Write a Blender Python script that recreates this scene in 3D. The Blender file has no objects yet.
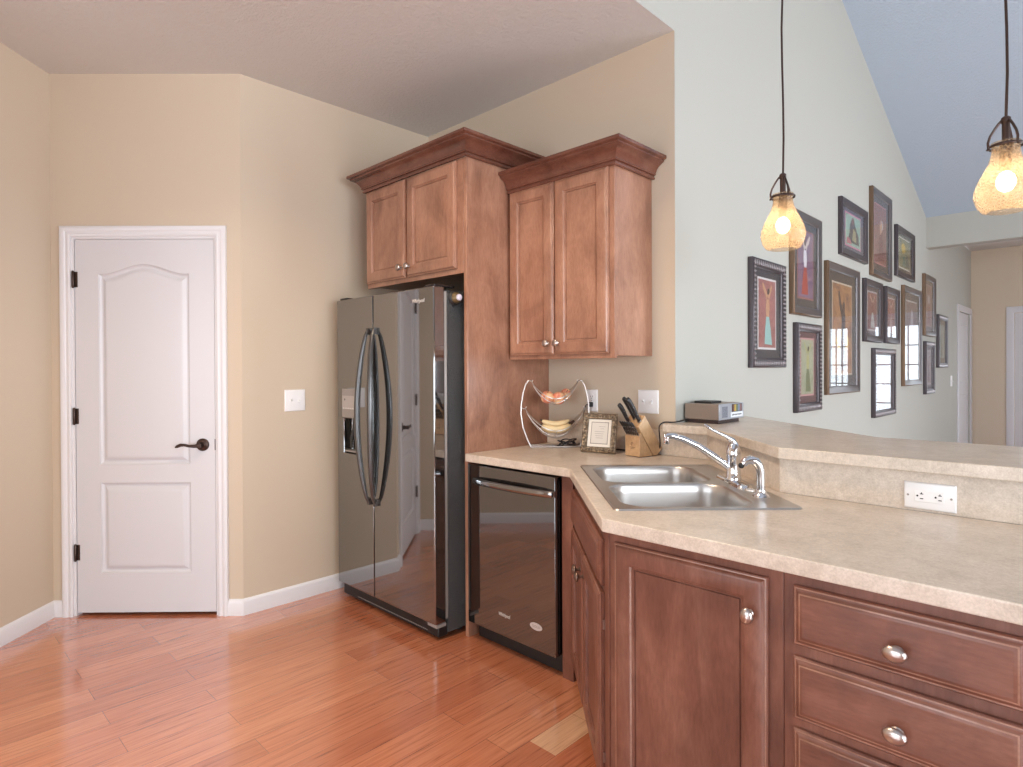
import bpy, bmesh, math, random
from mathutils import Vector, Matrix
C = bpy.context.scene.collection
sc = bpy.context.scene
PI = math.pi
S2 = 2 ** -.5

# ---------------------------------------------------------------- camera, world, sun-less daylight, lamps, exposure
cam = bpy.data.objects.new('camera', bpy.data.cameras.new('camera')); C.objects.link(cam)
F = 611.5
cam.data.sensor_fit = 'HORIZONTAL'; cam.data.sensor_width = 36
cam.data.lens = 36 * F / 1023
cam.data.shift_y = -11.1 / 1023
cam.data.clip_start = .05
YAW, PITCH, ROLL = .7748, -.006, -.0046
_f = Vector((-math.sin(YAW) * math.cos(PITCH), math.cos(YAW) * math.cos(PITCH), math.sin(PITCH)))
_r = Vector((math.cos(YAW), math.sin(YAW), 0)); _u = _r.cross(_f)
_r2 = _r * math.cos(ROLL) + _u * math.sin(ROLL); _u2 = _r2.cross(_f)
cam.matrix_world = Matrix(((_r2.x, _u2.x, -_f.x, 0), (_r2.y, _u2.y, -_f.y, 0), (_r2.z, _u2.z, -_f.z, 1.333), (0, 0, 0, 1)))
sc.camera = cam
sc.view_settings.view_transform = 'Standard'
sc.view_settings.look = 'None'
sc.view_settings.gamma = 1
sc.view_settings.use_curve_mapping = False
sc.view_settings.exposure = 0.30
sc.cycles.use_denoising = True
sc.cycles.max_bounces = 10
sc.cycles.diffuse_bounces = 6
sc.cycles.glossy_bounces = 5
sc.cycles.transparent_max_bounces = 12
sc.cycles.sample_clamp_indirect = 6

w = bpy.data.worlds.new('sky'); sc.world = w; w.use_nodes = True
w.node_tree.nodes['Background'].inputs[0].default_value = (.80, .90, 1.0, 1)
w.node_tree.nodes['Background'].inputs[1].default_value = 1.5

def area(name, loc, direction, sx, sy, power, col, spread=180):
    l = bpy.data.lights.new(name, 'AREA'); l.shape = 'RECTANGLE'; l.size = sx; l.size_y = sy
    l.energy = power; l.color = col; l.spread = math.radians(spread)
    o = bpy.data.objects.new(name, l); C.objects.link(o); o.location = loc
    o.rotation_euler = Vector(direction).to_track_quat('-Z', 'Y').to_euler()
    return o
DAY = (.84, .92, 1.0)
WARM = (1.0, .80, .58)
# daylight outside the openings; back and side windows are unseen, added as light sources
area('added_daylight_back', (-.3, -4.12, 1.35), (0, 1, 0), 3.6, 2.1, 112, DAY)
area('added_daylight_side', (4.12, 0.2, 1.5), (-1, 0, 0), 4.2, 2.0, 290, DAY)
area('added_daylight_side', (4.12, 5.6, 1.5), (-1, 0, 0), 2.6, 2.0, 235, DAY)
area('daylight_end', (-.2, 11.5, 1.15), (0, -1, 0), 1.6, 2.0, 14, DAY)
# ceiling lamps of the kitchen, above and behind the frame
for lx, ly, pw_ in ((-1.75, .95, 19), (-2.0, -.9, 9)):
    l = bpy.data.lights.new('kitchen_ceiling_lamp', 'AREA'); l.shape = 'DISK'; l.size = .35; l.energy = pw_; l.color = WARM; l.spread = math.radians(140)
    o = bpy.data.objects.new('kitchen_ceiling_lamp', l); C.objects.link(o); o.location = (lx, ly, 2.90)

# ---------------------------------------------------------------- helpers
def lin(c): return tuple(((v / 255) / 12.92 if v / 255 <= .04045 else ((v / 255 + .055) / 1.055) ** 2.4) for v in c) + (1,)

class MB:
    """collects geometry; build() links it as ONE mesh object"""
    def __init__(s): s.bm = bmesh.new(); s.mi = 0
    def _f(s, vs):
        try:
            f = s.bm.faces.new(vs); f.material_index = s.mi; return f
        except ValueError: return None
    def box(s, x0, x1, y0, y1, z0, z1):
        v = [s.bm.verts.new(p) for p in ((x0,y0,z0),(x1,y0,z0),(x1,y1,z0),(x0,y1,z0),(x0,y0,z1),(x1,y0,z1),(x1,y1,z1),(x0,y1,z1))]
        for q in ((0,3,2,1),(4,5,6,7),(0,1,5,4),(1,2,6,5),(2,3,7,6),(3,0,4,7)): s._f([v[i] for i in q])
        return s
    def prism(s, pts, z0, z1, ax='z'):
        """polygon extruded; ax z: pts=(x,y), ax y: pts=(x,z), ax x: pts=(y,z)"""
        m = {'z': lambda p, h: (p[0], p[1], h), 'y': lambda p, h: (p[0], h, p[1]), 'x': lambda p, h: (h, p[0], p[1])}[ax]
        a = [s.bm.verts.new(m(p, z0)) for p in pts]; b = [s.bm.verts.new(m(p, z1)) for p in pts]
        s._f(a); s._f(b); n = len(pts)
        for i in range(n): s._f([a[i], a[(i+1) % n], b[(i+1) % n], b[i]])
        return s
    def rings(s, rings, cap0=False, cap1=False, closed=True):
        R = [[s.bm.verts.new(p) for p in r] for r in rings]; n = len(R[0])
        for a, b in zip(R, R[1:]):
            for i in range(n if closed else n - 1): s._f([a[i], a[(i+1) % n], b[(i+1) % n], b[i]])
        if cap0: s._f(R[0])
        if cap1: s._f(R[-1])
        return R
    def tube(s, path, r, n=10, closed=False, ry=None, up=None):
        """tube along a polyline; r number or list; optional flattened section (ry along the 'up' side)"""
        P = [Vector(p) for p in path]; m = len(P); rings = []
        prev = None
        for i, p in enumerate(P):
            if closed: t = P[(i+1) % m] - P[i-1]
            else: t = P[min(i+1, m-1)] - P[max(i-1, 0)]
            t.normalize()
            if up is not None: u = Vector(up)
            elif prev is None: u = Vector((0, 0, 1)) if abs(t.z) < .9 else Vector((1, 0, 0))
            else: u = prev
            a = t.cross(u)
            if a.length < 1e-6: a = t.cross(Vector((.3, .8, .5)))
            a.normalize(); b = a.cross(t).normalized(); prev = b
            ra = r[i] if isinstance(r, (list, tuple)) else r
            rb = (ry[i] if isinstance(ry, (list, tuple)) else ry) if ry is not None else ra
            rings.append([p + a * math.cos(2*PI*k/n) * ra + b * math.sin(2*PI*k/n) * rb for k in range(n)])
        if closed: rings.append(rings[0])
        s.rings(rings, not closed, not closed)
        return s
    def lathe(s, prof, n=24, o=(0,0,0), ax=(0,0,1), cap=True):
        """prof: (radius, height) along ax from o"""
        q = Vector(ax).to_track_quat('Z', 'Y'); o = Vector(o)
        s.rings([[o + q @ Vector((max(r, 1e-4)*math.cos(2*PI*k/n), max(r, 1e-4)*math.sin(2*PI*k/n), h)) for k in range(n)] for r, h in prof], cap, cap)
        return s
    def sweep(s, path, prof, mp, closed=False, cap=True):
        """2-D path with mitred corners; prof = (offset to the right of travel, height); mp(x, y, h) -> 3-D"""
        n = len(path); P = [Vector(p) for p in path]; nor = []
        for i in range(n):
            dirs = []
            if closed or i > 0: dirs.append((P[i] - P[i-1]).normalized())
            if closed or i < n-1: dirs.append((P[(i+1) % n] - P[i]).normalized())
            ns = [Vector((d.y, -d.x)) for d in dirs]
            if len(ns) == 2:
                m = (ns[0] + ns[1]).normalized(); nor.append(m / max(.2, m.dot(ns[0])))
            else: nor.append(ns[0])
        R = [[mp(P[i].x + nor[i].x*o, P[i].y + nor[i].y*o, h) for o, h in prof] for i in range(n)]
        if closed: R.append(R[0])
        s.rings(R, cap and not closed, cap and not closed)
        return s
    def holed(s, outer, holes, mp):
        """flat face with holes; rings are 2-D"""
        vs = []; ed = []
        for ring in [outer] + holes:
            v = [s.bm.verts.new(mp(*p)) for p in ring]; vs += v
            ed += [s.bm.edges.new((v[i], v[(i+1) % len(v)])) for i in range(len(v))]
        r = bmesh.ops.triangle_fill(s.bm, edges=ed, use_beauty=True, use_dissolve=False)
        for g in r['geom']:
            if isinstance(g, bmesh.types.BMFace): g.material_index = s.mi
        return s
    def ball(s, c, r, n=16, m=10, sx=1, sy=1, sz=1):
        c = Vector(c)
        s.rings([[c + Vector((r*sx*math.sin(PI*max(.002, min(.998, j/m)))*math.cos(2*PI*k/n), r*sy*math.sin(PI*max(.002, min(.998, j/m)))*math.sin(2*PI*k/n), r*sz*math.cos(PI*j/m))) for k in range(n)] for j in range(m+1)], True, True)
        return s
    def xf(s, M):
        bmesh.ops.transform(s.bm, matrix=M, verts=s.bm.verts); return s
    def build(s, name, mat, parent=None, bevel=0, smooth=True, seg=2, ang=40):
        bmesh.ops.remove_doubles(s.bm, verts=s.bm.verts, dist=1e-5)
        bmesh.ops.recalc_face_normals(s.bm, faces=s.bm.faces)
        me = bpy.data.meshes.new(name); s.bm.to_mesh(me); s.bm.free()
        for m in (mat if isinstance(mat, (list, tuple)) else [mat]): me.materials.append(m)
        if smooth:
            me.polygons.foreach_set('use_smooth', [True]*len(me.polygons)); me.set_sharp_from_angle(angle=math.radians(ang))
        o = bpy.data.objects.new(name, me); C.objects.link(o)
        if parent: o.parent = parent
        if bevel:
            b = o.modifiers.new('bevel', 'BEVEL'); b.width = bevel; b.segments = seg; b.limit_method = 'ANGLE'; b.angle_limit = math.radians(35)
        return o

def tag(o, label=None, cat=None, group=None, kind=None):
    if label: o['label'] = label
    if cat: o['category'] = cat
    if group: o['group'] = group
    if kind: o['kind'] = kind
    return o
def thing(name, label, cat, loc=(0,0,0), rz=0, group=None):
    o = bpy.data.objects.new(name, None); C.objects.link(o); o.location = loc; o.rotation_euler = (0, 0, rz)
    o.empty_display_size = .05
    return tag(o, label, cat, group)
def struct(name, mb, m, parent=None, **k):
    o = mb.build(name, m, parent, **k)
    if not parent: o['kind'] = 'structure'
    return o
def text_mb(body, size, mp, depth=.0006, shear=.0):
    cu = bpy.data.curves.new('lettering', 'FONT'); cu.body = body; cu.size = size; cu.align_x = 'CENTER'; cu.align_y = 'CENTER'; cu.shear = shear
    cu.offset = size*.02
    ob = bpy.data.objects.new('lettering', cu); C.objects.link(ob)
    dg = bpy.context.evaluated_depsgraph_get(); dg.update()
    me = bpy.data.meshes.new_from_object(ob.evaluated_get(dg))
    C.objects.unlink(ob); bpy.data.objects.remove(ob)
    m = MB(); m.bm.from_mesh(me); bpy.data.meshes.remove(me)
    bmesh.ops.remove_doubles(m.bm, verts=m.bm.verts, dist=1e-6)
    r = bmesh.ops.extrude_face_region(m.bm, geom=list(m.bm.faces))
    for v in [g for g in r['geom'] if isinstance(g, bmesh.types.BMVert)]: v.co.z += depth
    for v in m.bm.verts: v.co = Vector(mp(v.co.x, v.co.y, v.co.z))
    return m
def at(e, d): return ((e + d)*S2, (d - e)*S2)      # the sink's diagonal: e runs along it, d away from the camera

# ---------------------------------------------------------------- materials
def mat(name, col, rough=.5, metal=0, spec=.5, coat=0, coat_r=.05, ior=None):
    m = bpy.data.materials.new(name); m.use_nodes = True; b = m.node_tree.nodes['Principled BSDF']
    b.inputs['Base Color'].default_value = lin(col) if len(col) == 3 else col
    b.inputs['Roughness'].default_value = rough; b.inputs['Metallic'].default_value = metal
    b.inputs['Specular IOR Level'].default_value = spec
    b.inputs['Coat Weight'].default_value = coat; b.inputs['Coat Roughness'].default_value = coat_r
    if ior: b.inputs['IOR'].default_value = ior
    return m
def N(m, t, **k):
    n = m.node_tree.nodes.new(t)
    for a, v in k.items():
        if a.startswith('i_'): n.inputs[a[2:].replace('_', ' ')].default_value = v
        else: setattr(n, a, v)
    return n
def L(m, a, b): m.node_tree.links.new(a, b)
def bsdf(m): return m.node_tree.nodes['Principled BSDF']
def coords(m, scale=(1,1,1), rand=False):
    tc = N(m, 'ShaderNodeTexCoord'); mp = N(m, 'ShaderNodeMapping'); mp.inputs['Scale'].default_value = scale
    L(m, tc.outputs['Object'], mp.inputs['Vector'])
    if rand:
        oi = N(m, 'ShaderNodeObjectInfo'); mul = N(m, 'ShaderNodeMath', operation='MULTIPLY'); mul.inputs[1].default_value = 17.3
        L(m, oi.outputs['Random'], mul.inputs[0]); L(m, mul.outputs[0], mp.inputs['Location'])
    return mp.outputs['Vector']
def ramp(m, fac, stops):
    r = N(m, 'ShaderNodeValToRGB'); el = r.color_ramp.elements
    while len(el) < len(stops): el.new(.5)
    for e, (p, c) in zip(el, stops): e.position = p; e.color = lin(c) if len(c) == 3 else c
    L(m, fac, r.inputs['Fac']); return r.outputs['Color']
def noise(m, vec, scale, detail=4, rough=.5, dist=0):
    n = N(m, 'ShaderNodeTexNoise'); n.inputs['Scale'].default_value = scale; n.inputs['Detail'].default_value = detail
    n.inputs['Roughness'].default_value = rough; n.inputs['Distortion'].default_value = dist
    L(m, vec, n.inputs['Vector']); return n.outputs['Fac']
def mix(m, fac, a, b, mode='MIX'):
    n = N(m, 'ShaderNodeMix', data_type='RGBA', blend_type=mode)
    if isinstance(fac, (int, float)): n.inputs[0].default_value = fac
    else: L(m, fac, n.inputs[0])
    for i, v in ((6, a), (7, b)):
        if isinstance(v, tuple): n.inputs[i].default_value = lin(v) if len(v) == 3 else v
        else: L(m, v, n.inputs[i])
    return n.outputs[2]
def bump(m, h, strength, dist=.01):
    b = N(m, 'ShaderNodeBump'); b.inputs['Strength'].default_value = strength; b.inputs['Distance'].default_value = dist
    L(m, h, b.inputs['Height']); L(m, b.outputs['Normal'], bsdf(m).inputs['Normal'])

def paint(name, col, tex=.06):
    m = mat(name, col, .75, spec=.25); v = coords(m)
    bump(m, noise(m, v, 260, 3), tex, .002); return m
M_beige = paint('beige wall paint', (201, 184, 163))
M_living = paint('living room wall with daylight tone', (181, 179, 170))  # greyer than the kitchen beige: cool daylight put into the wall colour
M_tan = paint('tan hall wall paint', (206, 190, 169))
def ceil_mat(name, col):
    m = mat(name, col, .9, spec=.1); v = coords(m)
    a = noise(m, v, 55, 5, .65); bump(m, a, .55, .012); return m
M_ceil = ceil_mat('textured ceiling paint', (212, 209, 205))
M_vault = ceil_mat('vault ceiling with daylight blue', (180, 194, 207))  # blue of the daylight put into the vault's colour
M_white = mat('white trim paint', (208, 205, 207), .35)
M_basew = mat('white baseboard paint', (221, 218, 219), .35)
M_plate = mat('white plastic plate', (236, 234, 233), .3)
M_dark = mat('dark slot', (40, 36, 36), .6)

def wood(name, c0, c1, c2, sc3, rough=.33, coat=.25, blotch=.8):
    m = mat(name, c1, rough, spec=.5, coat=coat, coat_r=.18); v = coords(m, sc3, True)
    g = noise(m, v, 3, 9, .68, .7)
    col = ramp(m, g, [(.22, c0), (.5, c1), (.80, c2)])
    v2 = coords(m, (1, 1, .75), True); bl = noise(m, v2, 4.5, 5, .6, .6)
    bl2 = ramp(m, bl, [(.30, (172, 158, 154)), (.52, (226, 218, 215)), (.75, (255, 255, 255))])
    col = mix(m, blotch, col, bl2, 'MULTIPLY')
    v3 = coords(m, (sc3[0]*9, sc3[1]*9, sc3[2]*9), True); fine = noise(m, v3, 4, 3, .6)
    col = mix(m, .5, col, ramp(m, fine, [(.35, (222, 212, 208)), (.6, (255, 255, 255))]), 'MULTIPLY')
    L(m, col, bsdf(m).inputs['Base Color'])
    return m
WC = ((162, 116, 94), (182, 136, 111), (198, 152, 126))
M_wood = wood('cherry stained maple', *WC, (4, 4, .8))
M_woodh = wood('cherry stained maple, level grain', *WC, (.8, 4, 4))
WB = ((108, 66, 52), (136, 88, 71), (160, 114, 95))  # darker than the uppers, partly dimmer light put into the wood colour
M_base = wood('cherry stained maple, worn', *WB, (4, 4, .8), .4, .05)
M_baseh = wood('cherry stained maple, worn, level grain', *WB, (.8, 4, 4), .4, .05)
M_wornglint = wood('worn and glinting cherry edge', (150, 108, 90), (172, 130, 110), (190, 150, 130), (4, 4, 4), .3)  # pale edge rings: worn finish plus edge reflections put into the colour
M_crown = wood('cherry crown', (106, 64, 52), (124, 80, 65), (140, 96, 78), (2, 2, 9), .25)
M_in = mat('cabinet inside', (60, 42, 34), .7)
M_toe = mat('toe kick dark', (42, 30, 26), .6)

def laminate(name, a, b, c):
    m = mat(name, b, .28, spec=.5); v = coords(m)
    n1 = noise(m, v, 9, 8, .65, .4); n2 = noise(m, v, 60, 5, .7); n3 = noise(m, v, 220, 3, .6)
    col = ramp(m, n1, [(.34, a), (.5, b), (.66, c)])
    col = mix(m, .45, col, ramp(m, n2, [(.35, a), (.65, c)]))
    col = mix(m, .18, col, ramp(m, n3, [(.4, (176, 156, 136)), (.6, (236, 222, 206))]))
    L(m, col, bsdf(m).inputs['Base Color']); return m
M_lam = laminate('beige mottled laminate', (180, 166, 150), (207, 192, 176), (224, 211, 197))

def floor_mat():
    m = mat('cherry bamboo planks', (190, 120, 90), .25, spec=.5, coat=1, coat_r=.15)
    bsdf(m).inputs['Coat IOR'].default_value = 2.3
    tc = N(m, 'ShaderNodeTexCoord'); sep = N(m, 'ShaderNodeSeparateXYZ'); L(m, tc.outputs['Object'], sep.inputs[0])
    cmb = N(m, 'ShaderNodeCombineXYZ')
    ax = N(m, 'ShaderNodeMath', operation='ADD'); ax.inputs[1].default_value = 1.363
    L(m, sep.outputs['X'], ax.inputs[0]); L(m, sep.outputs['Y'], cmb.inputs['X']); L(m, ax.outputs[0], cmb.inputs['Y'])
    br = N(m, 'ShaderNodeTexBrick'); br.offset = .37; br.offset_frequency = 2
    br.inputs['Scale'].default_value = 1; br.inputs['Brick Width'].default_value = .92; br.inputs['Row Height'].default_value = .121
    br.inputs['Mortar Size'].default_value = .0009; br.inputs['Mortar Smooth'].default_value = .2; br.inputs['Bias'].default_value = 0
    br.inputs['Color1'].default_value = (0, 0, 0, 1); br.inputs['Color2'].default_value = (1, 1, 1, 1); br.inputs['Mortar'].default_value = (.5, .5, .5, 1)
    L(m, cmb.outputs[0], br.inputs['Vector'])
    plank = ramp(m, br.outputs['Color'], [(0, (197, 119, 84)), (.35, (206, 128, 91)), (.65, (213, 135, 97)), (1, (220, 146, 107))])
    mp = N(m, 'ShaderNodeMapping'); mp.inputs['Scale'].default_value = (60, 2.2, 1); L(m, tc.outputs['Object'], mp.inputs['Vector'])
    g = noise(m, mp.outputs['Vector'], 1.6, 6, .6, .5)
    grain = ramp(m, g, [(.30, (150, 126, 116)), (.44, (226, 214, 208)), (.70, (255, 255, 255))])
    col = mix(m, .8, plank, grain, 'MULTIPLY')
    # the one pale plank in front of the sink cabinet
    def step(out, lo, hi):
        a = N(m, 'ShaderNodeMath', operation='GREATER_THAN'); a.inputs[1].default_value = lo; L(m, out, a.inputs[0])
        b = N(m, 'ShaderNodeMath', operation='LESS_THAN'); b.inputs[1].default_value = hi; L(m, out, b.inputs[0])
        c = N(m, 'ShaderNodeMath', operation='MULTIPLY'); L(m, a.outputs[0], c.inputs[0]); L(m, b.outputs[0], c.inputs[1]); return c.outputs[0]
    k = N(m, 'ShaderNodeMath', operation='MULTIPLY'); L(m, step(sep.outputs['X'], -1.484, -1.363), k.inputs[0]); L(m, step(sep.outputs['Y'], 1.60, 1.93), k.inputs[1])
    pale = mix(m, .6, (234, 186, 148), grain, 'MULTIPLY')
    col = mix(m, k.outputs[0], col, pale)
    seam = ramp(m, br.outputs['Fac'], [(0, (255, 255, 255)), (1, (150, 112, 96))])
    col = mix(m, .8, col, seam, 'MULTIPLY')
    L(m, col, bsdf(m).inputs['Base Color'])
    bump(m, g, .05, .002)
    return m
M_floor = floor_mat()

M_gloss = mat('black gloss appliance panel', (26, 24, 24), .035, spec=.5, ior=3.4)
M_gloss2 = mat('black gloss dishwasher front', (22, 20, 20), .035, spec=.5, ior=2.7)
M_handle = mat('black gloss handle', (46, 41, 38), .28, spec=.5, ior=1.9)
M_black = mat('black appliance edge', (18, 18, 20), .15, spec=.6)
M_blackmatt = mat('black plastic', (24, 23, 24), .45)
def pebble():
    m = mat('pebbled black steel', (30, 32, 36), .36, spec=.8, ior=1.7); v = coords(m)
    n = noise(m, v, 150, 3, .7); bump(m, n, 1.0, .012); L(m, ramp(m, n, [(.42, (10, 11, 13)), (.62, (36, 39, 45))]), bsdf(m).inputs['Base Color']); return m
M_pebble = pebble()
M_greyp = mat('grey plastic', (150, 142, 136), .4)
M_chrome = mat('chrome', (225, 225, 228), .06, 1)
def brushed(name, col, rough, sc3):
    m = mat(name, col, rough, 1); v = coords(m, sc3); n = noise(m, v, 30, 4, .6); bump(m, n, .03, .002); return m
M_steel = brushed('brushed steel', (200, 196, 192), .34, (1, 12, 1))
M_nickel = mat('brushed nickel', (190, 178, 172), .3, 1)
M_knobdark = mat('aged pewter', (120, 98, 86), .35, .8)
M_bronze = mat('oil rubbed bronze', (72, 56, 50), .35, .7)
M_letter = mat('silver lettering', (228, 222, 216), .3, .3)
M_oval = mat('pale badge', (206, 198, 196), .3, .2)

def fresnel(nt, ior=1.5):
    fr = nt.nodes.new('ShaderNodeFresnel'); ge = nt.nodes.new('ShaderNodeNewGeometry'); mr = nt.nodes.new('ShaderNodeMapRange')
    mr.inputs[3].default_value = ior; mr.inputs[4].default_value = 1/ior
    nt.links.new(ge.outputs['Backfacing'], mr.inputs[0]); nt.links.new(mr.outputs[0], fr.inputs['IOR']); return fr
def glass_pane(name, refl=1.0):
    m = bpy.data.materials.new(name); m.use_nodes = True; nt = m.node_tree; nt.nodes.clear()
    o = nt.nodes.new('ShaderNodeOutputMaterial'); mx = nt.nodes.new('ShaderNodeMixShader'); t = nt.nodes.new('ShaderNodeBsdfTransparent'); g = nt.nodes.new('ShaderNodeBsdfGlossy')
    g.inputs['Roughness'].default_value = .01; fr = fresnel(nt)
    mu = nt.nodes.new('ShaderNodeMath'); mu.operation = 'MULTIPLY'; mu.inputs[1].default_value = refl; mu.use_clamp = True
    nt.links.new(fr.outputs[0], mu.inputs[0]); nt.links.new(mu.outputs[0], mx.inputs[0])
    nt.links.new(t.outputs[0], mx.inputs[1]); nt.links.new(g.outputs[0], mx.inputs[2]); nt.links.new(mx.outputs[0], o.inputs['Surface'])
    return m
M_pane = glass_pane('picture glass', 1.0)
M_winpane = glass_pane('window glass', 1.0)

# ================================================================ THE SETTING
H = 2.937                       # flat kitchen ceiling
XC, YD, XE = -3.37, 2.63, -1.481
DW = 3.337                      # distance of the pantry wall plane
TA = -2.454                     # along-coordinate of the left wall
def diag(t, a): return ((t - a)*S2, (t + a)*S2)
cornerAB = diag(TA, DW)
cornerBC = (XC, DW/S2 + XC)
cornerA2 = diag(TA, DW - 1.6)
YB, XR, YH = -4.0, 4.0, 11.3    # back wall, right wall, far hall wall
RIDGE_Y = 1.6
def slope(y): return 4.166 - .382*(y - 5.177) if y >= RIDGE_Y else 4.166 - .382*(2*RIDGE_Y - y - 5.177)

struct('floor', MB().box(-4.6, XR + .1, YB - .1, YH + .1, -.06, 0), M_floor)

def wall(name, pts, z0, z1, m, th=.1):
    """wall along a polyline: visible face on the polyline, body behind it (left of travel)"""
    mb = MB(); mb.sweep(pts, [(0, z0), (0, z1), (-th, z1), (-th, z0), (0, z0)], lambda x, y, h: (x, y, h)); return struct(name, mb, m, smooth=False)
sw = .06
wall('wall_left', [(cornerA2[0], YB), cornerA2, cornerAB], 0, H, M_beige)
# pantry wall with its door opening
T0, T1, ZT = -2.352, -1.553, 2.067   # rough opening
tC = XC/S2 + DW
mb = MB()
def pw(t, z, a=DW): x, y = diag(t, a); return (x, y, z)
mb.holed([(TA, 0), (T0, 0), (T0, ZT), (T1, ZT), (T1, 0), (tC, 0), (tC, H), (TA, H)], [], lambda t, z: pw(t, z))
for a, b in (((T0, 0), (T0, ZT)), ((T0, ZT), (T1, ZT)), ((T1, ZT), (T1, 0))):
    mb.rings([[pw(*a), pw(*b)], [pw(*a, DW + .12), pw(*b, DW + .12)]], closed=False)
struct('wall_pantry', mb, M_beige, smooth=False)
wall('wall_kitchen_left', [cornerBC, (XC, YD)], 0, H, M_beige)
wall('wall_kitchen_back', [(XC, YD), (XE - .0005, YD)], 0, H, M_beige, .08)
# living-room side wall, rising above the kitchen ceiling into the vault
D0, D1, DZ = 10.22, 11.2, 2.10
mb = MB()
out = [(YD, 0), (D0, 0), (D0, DZ), (D1, DZ), (D1, 0), (YH, 0), (YH, 3.05), (8.2, slope(8.2)), (RIDGE_Y, slope(RIDGE_Y)), (YB, slope(YB)), (YB, H), (YD, H)]
mb.holed(out, [], lambda y, z: (XE, y, z))
for a, b in (((D0, 0), (D0, DZ)), ((D0, DZ), (D1, DZ)), ((D1, DZ), (D1, 0))):
    mb.rings([[(XE, *a), (XE, *b)], [(XE - .12, *a), (XE - .12, *b)]], closed=False)
struct('wall_living', mb, M_living, smooth=False)
struct('ceiling', MB().box(-4.7, XE - .001, YB, YD + .1, H, H + .08), M_ceil, smooth=False)
mb = MB()
mb.rings([[(x, YB, slope(YB)), (x, RIDGE_Y, slope(RIDGE_Y)), (x, 8.36, slope(8.36))] for x in (XE - .05, XR + .1)], closed=False)
mb.rings([[(x, YB, slope(YB) + .1), (x, RIDGE_Y, slope(RIDGE_Y) + .1), (x, 8.36, slope(8.36) + .1)] for x in (XE - .05, XR + .1)], closed=False)
struct('ceiling_vault', mb, M_vault, smooth=False)
struct('ceiling_hall', MB().box(XE - .05, XR + .1, 8.36, YH + .1, 3.05, 3.12), M_ceil, smooth=False)
struct('trim_beam', MB().box(XE, XR, 8.2, 8.36, 2.672, slope(8.2) + .02), M_living, smooth=False)

# window walls (back, right, far); back and right windows are added light openings
def window_wall(name, mp, x0, x1, ztop, holes, m, mpb):
    mb = MB(); out = [(x0, 0), (x1, 0)] + ztop
    hs = [[(a, c), (b, c), (b, d), (a, d)] for a, b, c, d in holes]
    mb.holed(out, hs, mp)
    for h in hs:
        for i in range(4): mb.rings([[mp(*h[i]), mp(*h[(i+1) % 4])], [mpb(*h[i]), mpb(*h[(i+1) % 4])]], closed=False)
    return struct(name, mb, m, smooth=False)
wins = []
back_holes = [(-2.1, -.35, .3, 2.4), (-.25, 1.5, .3, 2.4)]
window_wall('wall_back', lambda x, z: (x, YB, z), -4.6, XR, [(XR, slope(YB)), (XE, slope(YB)), (XE, H), (-4.6, H)], back_holes, M_beige, lambda x, z: (x, YB - .1, z))
side_holes = [(-1.9, .1, .5, 2.5), (.3, 2.3, .5, 2.5), (4.3, 5.55, .5, 2.5), (5.65, 6.9, .5, 2.5)]
window_wall('wall_right', lambda y, z: (XR, y, z), YB, YH, [(YH, 3.05), (8.2, slope(8.2)), (RIDGE_Y, slope(RIDGE_Y)), (YB, slope(YB))], side_holes, M_living, lambda y, z: (XR + .1, y, z))
end_holes = [(-.98, -.06, .02, 2.10), (.12, .62, .02, 2.10)]
window_wall('wall_hall', lambda x, z: (x, YH, z), XE, XR, [(XR, 3.05), (XE, 3.05)], end_holes, M_tan, lambda x, z: (x, YH + .1, z))
def sash(name, a, b, c, d, mp, nx, nz, casing=.09, bar=.05, front=1):
    """casing + sash with muntins + pane. mp(u, z, depth) ; depth positive = into the wall"""
    m0 = MB()
    m0.sweep([(a, c), (a, d), (b, d), (b, c)] if c < .1 else [(a, c), (a, d), (b, d), (b, c)], [(-.0, .0), (-casing, .0), (-casing, -.014), (-.012, -.02), (0, -.012), (0, 0)], lambda u, z, h: mp(u, z, h), closed=c >= .1)
    o = struct(name, m0, M_white)
    m1 = MB()
    e = .004
    m1.sweep([(a+e, c+e), (a+e, d-e), (b-e, d-e), (b-e, c+e)], [(0, .03), (bar, .03), (bar, .07), (0, .07), (0, .03)], lambda u, z, h: mp(u, z, h), closed=True)
    for i in range(1, nx):
        u = a + bar + (b - a - 2*bar)*i/nx; P = [mp(u - .01, c + bar, .04), mp(u + .01, c + bar, .04), mp(u + .01, d - bar, .04), mp(u - .01, d - bar, .04)]
        Q = [mp(u - .01, c + bar, .06), mp(u + .01, c + bar, .06), mp(u + .01, d - bar, .06), mp(u - .01, d - bar, .06)]; m1.rings([P, Q], True, True)
    for i in range(1, nz):
        z = c + bar + (d - c - 2*bar)*i/nz; P = [mp(a + bar, z - .01, .04), mp(b - bar, z - .01, .04), mp(b - bar, z + .01, .04), mp(a + bar, z + .01, .04)]
        Q = [mp(a + bar, z - .01, .06), mp(b - bar, z - .01, .06), mp(b - bar, z + .01, .06), mp(a + bar, z + .01, .06)]; m1.rings([P, Q], True, True)
    m1.build('window_frame', M_white, o, smooth=False)
    m2 = MB(); m2.rings([[mp(a + bar, c + bar, .05), mp(b - bar, c + bar, .05), mp(b - bar, d - bar, .05), mp(a + bar, d - bar, .05)]], True); m2.build('pane', M_winpane, o, smooth=False)
    return o
k = 1
for a, b, c, d in back_holes: sash('window_%d' % k, a, b, c, d, lambda u, z, h: (u, YB - h, z), 3, 4); k += 1
for a, b, c, d in side_holes: sash('window_%d' % k, a, b, c, d, lambda u, z, h: (XR + h, u, z), 3, 4); k += 1
for q, (a, b, c, d) in enumerate(end_holes[:2]): sash('door_%d' % (q + 3), a, b, c, d, lambda u, z, h: (u, YH + h, z), 3, 6, bar=.11)

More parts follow.
